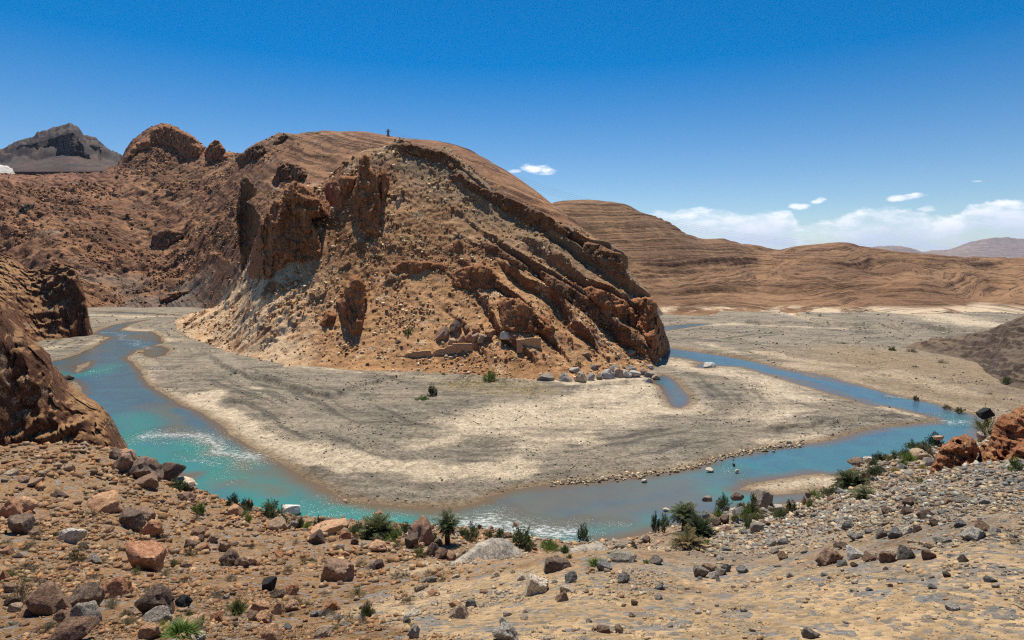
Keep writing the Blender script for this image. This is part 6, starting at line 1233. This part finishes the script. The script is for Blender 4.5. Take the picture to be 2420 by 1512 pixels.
for i in range(60):
    px = r.choice([r.uniform(520, 1440), r.uniform(1690, 2200)]); py = np.interp(px, [400, 600, 740, 900, 1060, 1200, 1440, 1690, 1860, 2000, 2200], [1168, 1222, 1256, 1270, 1284, 1294, 1300, 1235, 1215, 1150, 1070]) + r.uniform(-4, 12)
    s = r.uniform(12, 26); put_plant(px, py, s * 1.3, s, r.choice(['bush', 'bushfine', 'grass']), r.choice(['bush', 'olive', 'dark', 'green', 'dry']), i, "small waterside plant among many fringing the near bank", 'waterside_plant', 'plant', "small waterside plants fringing the near bank", parts=False)
r = random.Random(77)
for i in range(85):
    px, py = r.uniform(0, 1050), 1125 + (r.random() ** .8) * 370
    if py < 1105 + px * .16: continue
    s = r.uniform(12, 30) * (1 + (py - 1200) / 600)
    put_plant(px, py, s, s * r.uniform(.4, .6), 'bushfine', r.choice(['greydry', 'dry', 'greydry', 'olive']), i, "small dry shrub among many dotted over the brown slope", 'dry_shrub', 'dry shrub', "small dry shrubs dotted over the brown slope", parts=False)
gr = np.random.default_rng(3); qx = gr.uniform(1060, 1270, 260); qy = 912 + gr.normal(0, 9, 260) + (qx - 1165) * .03
V0, q0, t0 = grass_mesh(900, 18, .05, .8, .4); VV = []; QQ = []; TTt = []
for k, (a, b) in enumerate(zip(qx, qy)):
    Y = Yg(b); s = gr.uniform(.25, .6); VV.append(V0 * [s * 1.3, s * 1.3, s * .8] + [(a - CX) / F * Y, Y, .4]); QQ.append(q0 + k * len(V0)); TTt.append(t0 + k * len(V0))
tag(link("dry_grass", mesh_np("dry_grass", np.concatenate(VV), np.concatenate(QQ), np.concatenate(TTt), smooth=False), LM['yellow']), "ochre and yellow grass on the gravel below the ruined walls", "grass", kind='stuff')

# palms
def palm_parts(seed, nf, flen, trunk_h, up=.2, nl=30, lw=.017):
    r = np.random.default_rng(seed); V = []; Q = []
    for k in range(nf):
        az_ = k * 2.399 + r.normal(0, .2); e0 = math.asin(np.clip(up + (1 - up) * (1 - (k + .5) / nf) * r.uniform(.8, 1.1), -.4, .99)); L = flen * r.uniform(.75, 1.1); ss_ = np.linspace(0, 1, nl)
        e = e0 - ss_ ** 1.5 * r.uniform(.5, 1.1); dr = np.cumsum(np.cos(e)) * L / nl; dz = np.cumsum(np.sin(e)) * L / nl
        ca, sa = math.cos(az_), math.sin(az_); P = np.c_[dr * ca, dr * sa, dz + trunk_h]; side = np.array([-sa, ca, 0])
        T_ = np.gradient(P, axis=0); T_ /= np.linalg.norm(T_, axis=1)[:, None]
        for j in range(1, nl):
            ll = L * .34 * math.sin(math.pi * min(1, .25 + .72 * ss_[j])) * r.uniform(.8, 1.15)
            for sg in (-1, 1):
                d = T_[j] * .75 + side * sg * .75 + np.array([0, 0, .22 - .35 * ss_[j]]) + r.normal(0, .14, 3); d /= np.linalg.norm(d); wv_ = np.cross(d, [0, 0, 1.]); wv_ /= np.linalg.norm(wv_) + 1e-6; wv_ = wv_ * lw * flen
                b = P[j]; i0 = len(V); V += [b - wv_ * .4, b + d * ll * .5 - wv_, b + d * ll, b + d * ll * .5 + wv_]; Q.append((i0, i0 + 1, i0 + 2, i0 + 3))
        for j in range(nl - 1):                     # rachis
            i0 = len(V); wr = side * .012 * flen; V += [P[j] - wr, P[j] + wr, P[j + 1] + wr, P[j + 1] - wr]; Q.append((i0, i0 + 1, i0 + 2, i0 + 3))
    return np.array(V), np.array(Q)
def trunk_mesh(h, r0, seed):
    n = 10; m = max(4, int(h / .12)); V = []; Q = []
    for j in range(m + 1):
        z = h * j / m - .15; rr_ = r0 * (1.15 - .35 * j / m) * (1.12 if j % 2 else .92)
        for a in range(n): V.append((math.cos(a * 6.283 / n + j * .3) * rr_, math.sin(a * 6.283 / n + j * .3) * rr_, z))
    for j in range(m):
        for a in range(n): Q.append((j * n + a, j * n + (a + 1) % n, (j + 1) * n + (a + 1) % n, (j + 1) * n + a))
    return np.array(V), np.array(Q)
def palm(key, u, v, w, h, trunk, mat, seed, label, dry=0., nf=46):
    (px, py), = D(key, (u, v)); Y = on_ground(px, py, G) or 66; w = w * .2517 / F * Y * 1.2; h = h * .2517 / F * Y * 1.12
    root = bpy.data.objects.new("palm", None); sc.collection.objects.link(root); root.location = ((px - CX) / F * (Y + .3), Y + .3, H - (py - HZ) / F * Y - .05)
    root.rotation_euler = (0, 0, seed); th = h * trunk; fl = max(w * .52, (h - th) * .95)
    me = mesh_np("trunk", *trunk_mesh(max(th, .3), w * .07 + .05, seed)); link("trunk", me, LM['bark'], root)
    V, Q = palm_parts(seed, nf, fl, th, up=-.05 if trunk > .2 else .08); V[:, :2] *= np.clip(w * .5 / (fl * .8), .5, 1.3); me = mesh_np("crown", V, Q); link("crown", me, LM[mat], root)
    if dry:
        V, Q = palm_parts(seed + 50, int(nf * dry), fl * .7, th * .95, up=-.95); me = mesh_np("dead_frond_skirt", V, Q); link("dead_frond_skirt", me, LM['drypalm'], root)
    return tag(root, label, "palm", "palms on the near river bank")
palm('c', 1385, 565, 275, 270, .12, 'palm', 1, "big bushy palm without a visible trunk, left of the leaning wedge slab", .15, 60)
palm('c', 2030, 625, 200, 310, .5, 'palm', 2, "palm with a trunk skirted in dead fronds, right of the leaning wedge slab", .9, 34)
palm('e', 610, 720, 240, 265, .45, 'palm', 3, "tall palm with drooping fronds on the little beach", .5, 44)
palm('e', 750, 810, 250, 270, .15, 'dkpalm', 4, "very dark dense palm clump right of the tall palm", 0, 60)
palm('e', 640, 905, 270, 190, .08, 'drypalm', 5, "low brownish palm clump in front of the tall palm", 0, 44)
palm('h', 780, 910, 240, 225, .12, 'palm', 6, "large bushy palm on the right bank with dry tan fronds on top", .3, 56)
palm('h', 915, 1005, 230, 130, .08, 'palm', 7, "small low palm below the large right-bank one", 0, 30)
print('plants', time.time() - T0)

# ------------------------------------------------------------------ pylon and power lines
t = NT("galvanised_steel"); M_steel = t.done((.16, .17, .18), None, .5)
def bars(name, segs, w, mat, parent=None):
    V = []; Q = []
    for a, b in segs:
        a, b = np.array(a, float), np.array(b, float); d = b - a; d /= np.linalg.norm(d); u = np.cross(d, [0, 0, 1.]); u = u / np.linalg.norm(u) if np.linalg.norm(u) > .1 else np.array([1., 0, 0]); v = np.cross(d, u); i0 = len(V)
        for p in (a, b):
            for s1, s2 in ((-1, -1), (1, -1), (1, 1), (-1, 1)): V.append(p + (u * s1 + v * s2) * w)
        for k in range(4): Q.append((i0 + k, i0 + (k + 1) % 4, i0 + 4 + (k + 1) % 4, i0 + 4 + k))
        Q += [(i0 + 3, i0 + 2, i0 + 1, i0), (i0 + 4, i0 + 5, i0 + 6, i0 + 7)]
    return link(name, mesh_np(name, np.array(V), np.array(Q), smooth=False), mat, parent)
Yp = (yhit(B, 917, 322) or 500) + 1; pb = W(917, 324, Yp); root = bpy.data.objects.new("pylon", None); sc.collection.objects.link(root); root.location = pb; root.rotation_euler = (0, 0, .5)
hh = 6.6; b_ = 1.15; segs = []; lv = [(0, b_), (1.5, .85), (3., .55), (4.4, .5), (hh, .22)]
cor = lambda z, r_: [(r_ * sx, r_ * sy, z) for sx, sy in ((-1, -1), (1, -1), (1, 1), (-1, 1))]
for (z0, r0), (z1, r1) in zip(lv[:-1], lv[1:]):
    c0, c1 = cor(z0, r0), cor(z1, r1)
    for k in range(4): segs += [(c0[k], c1[k]), (c0[k], c1[(k + 1) % 4]), (c1[k], c0[(k + 1) % 4]), (c1[k], c1[(k + 1) % 4])]
bars("lattice_tower", segs, .1, M_steel, root)
for z_ in (4.4, 5.6): bars("crossarm", [((-1.9, 0, z_), (1.9, 0, z_)), ((-1.9, 0, z_), (0, 0, z_ + .6)), ((1.9, 0, z_), (0, 0, z_ + .6))], .1, M_steel, root)
for x_ in (-1.9, 1.9, 0): bars("insulator", [((x_, 0, 4.35), (x_, 0, 3.7))], .07, M_steel, root)
tag(root, "lattice power pylon standing on the summit ridge of the back mountain", "pylon")
img = np.array([(917, 304), (1212, 409), (1312, 450), (1388, 471), (1550, 512), (1700, 541), (1880, 565), (2100, 580), (2250, 586), (2420, 590)])
def cable(off, label):
    P0 = np.array([(917 - CX) / F * Yp, Yp]); P1 = np.array([(2420 - CX) / F * 1500, 1500.]); pts = []
    for px in np.linspace(917, 2420, 60):
        m_ = (px - CX) / F; tt = (m_ * P0[1] - P0[0]) / ((P1[0] - P0[0]) - m_ * (P1[1] - P0[1])); p = P0 + (P1 - P0) * tt
        c_ = np.polyval(np.polyfit(img[:, 0], img[:, 1], 4), px) + off * (1 + .0 * px)
        pts.append(W(px, c_, p[1]))
    bars("power_line", list(zip(pts[:-1], pts[1:])), .04, M_steel); tag(bpy.context.scene.objects[-1] if False else sc.collection.objects[-1], label, "power line", "power lines running off to the right")
for o_, lab in ((0, "uppermost power line wire crossing the sky to the right"), (5, "second power line wire from the top"), (10, "third power line wire from the top"), (15, "lowest power line wire")): cable(o_, lab)

# ------------------------------------------------------------------ air
hz = bpy.data.materials.new("air"); hz.use_nodes = True; hn = hz.node_tree; hn.nodes.clear()
pv_ = hn.nodes.new('ShaderNodeVolumePrincipled'); pv_.inputs['Color'].default_value = (.62, .74, 1, 1); pv_.inputs['Density'].default_value = HAZE = 2.2e-5; pv_.inputs['Anisotropy'].default_value = .1
ho = hn.nodes.new('ShaderNodeOutputMaterial'); hn.links.new(pv_.outputs[0], ho.inputs['Volume'])
bx = [(-12600, 12600), (-40, 14800), (-60, 470)]
V = np.array([(x, y, z) for x in bx[0] for y in bx[1] for z in bx[2]], float); Q = np.array([(0, 1, 3, 2), (4, 6, 7, 5), (0, 4, 5, 1), (2, 3, 7, 6), (0, 2, 6, 4), (1, 5, 7, 3)])
tag(link("haze", mesh_np("haze", V, Q, smooth=False), hz), kind='stuff')
print('done', time.time() - T0)
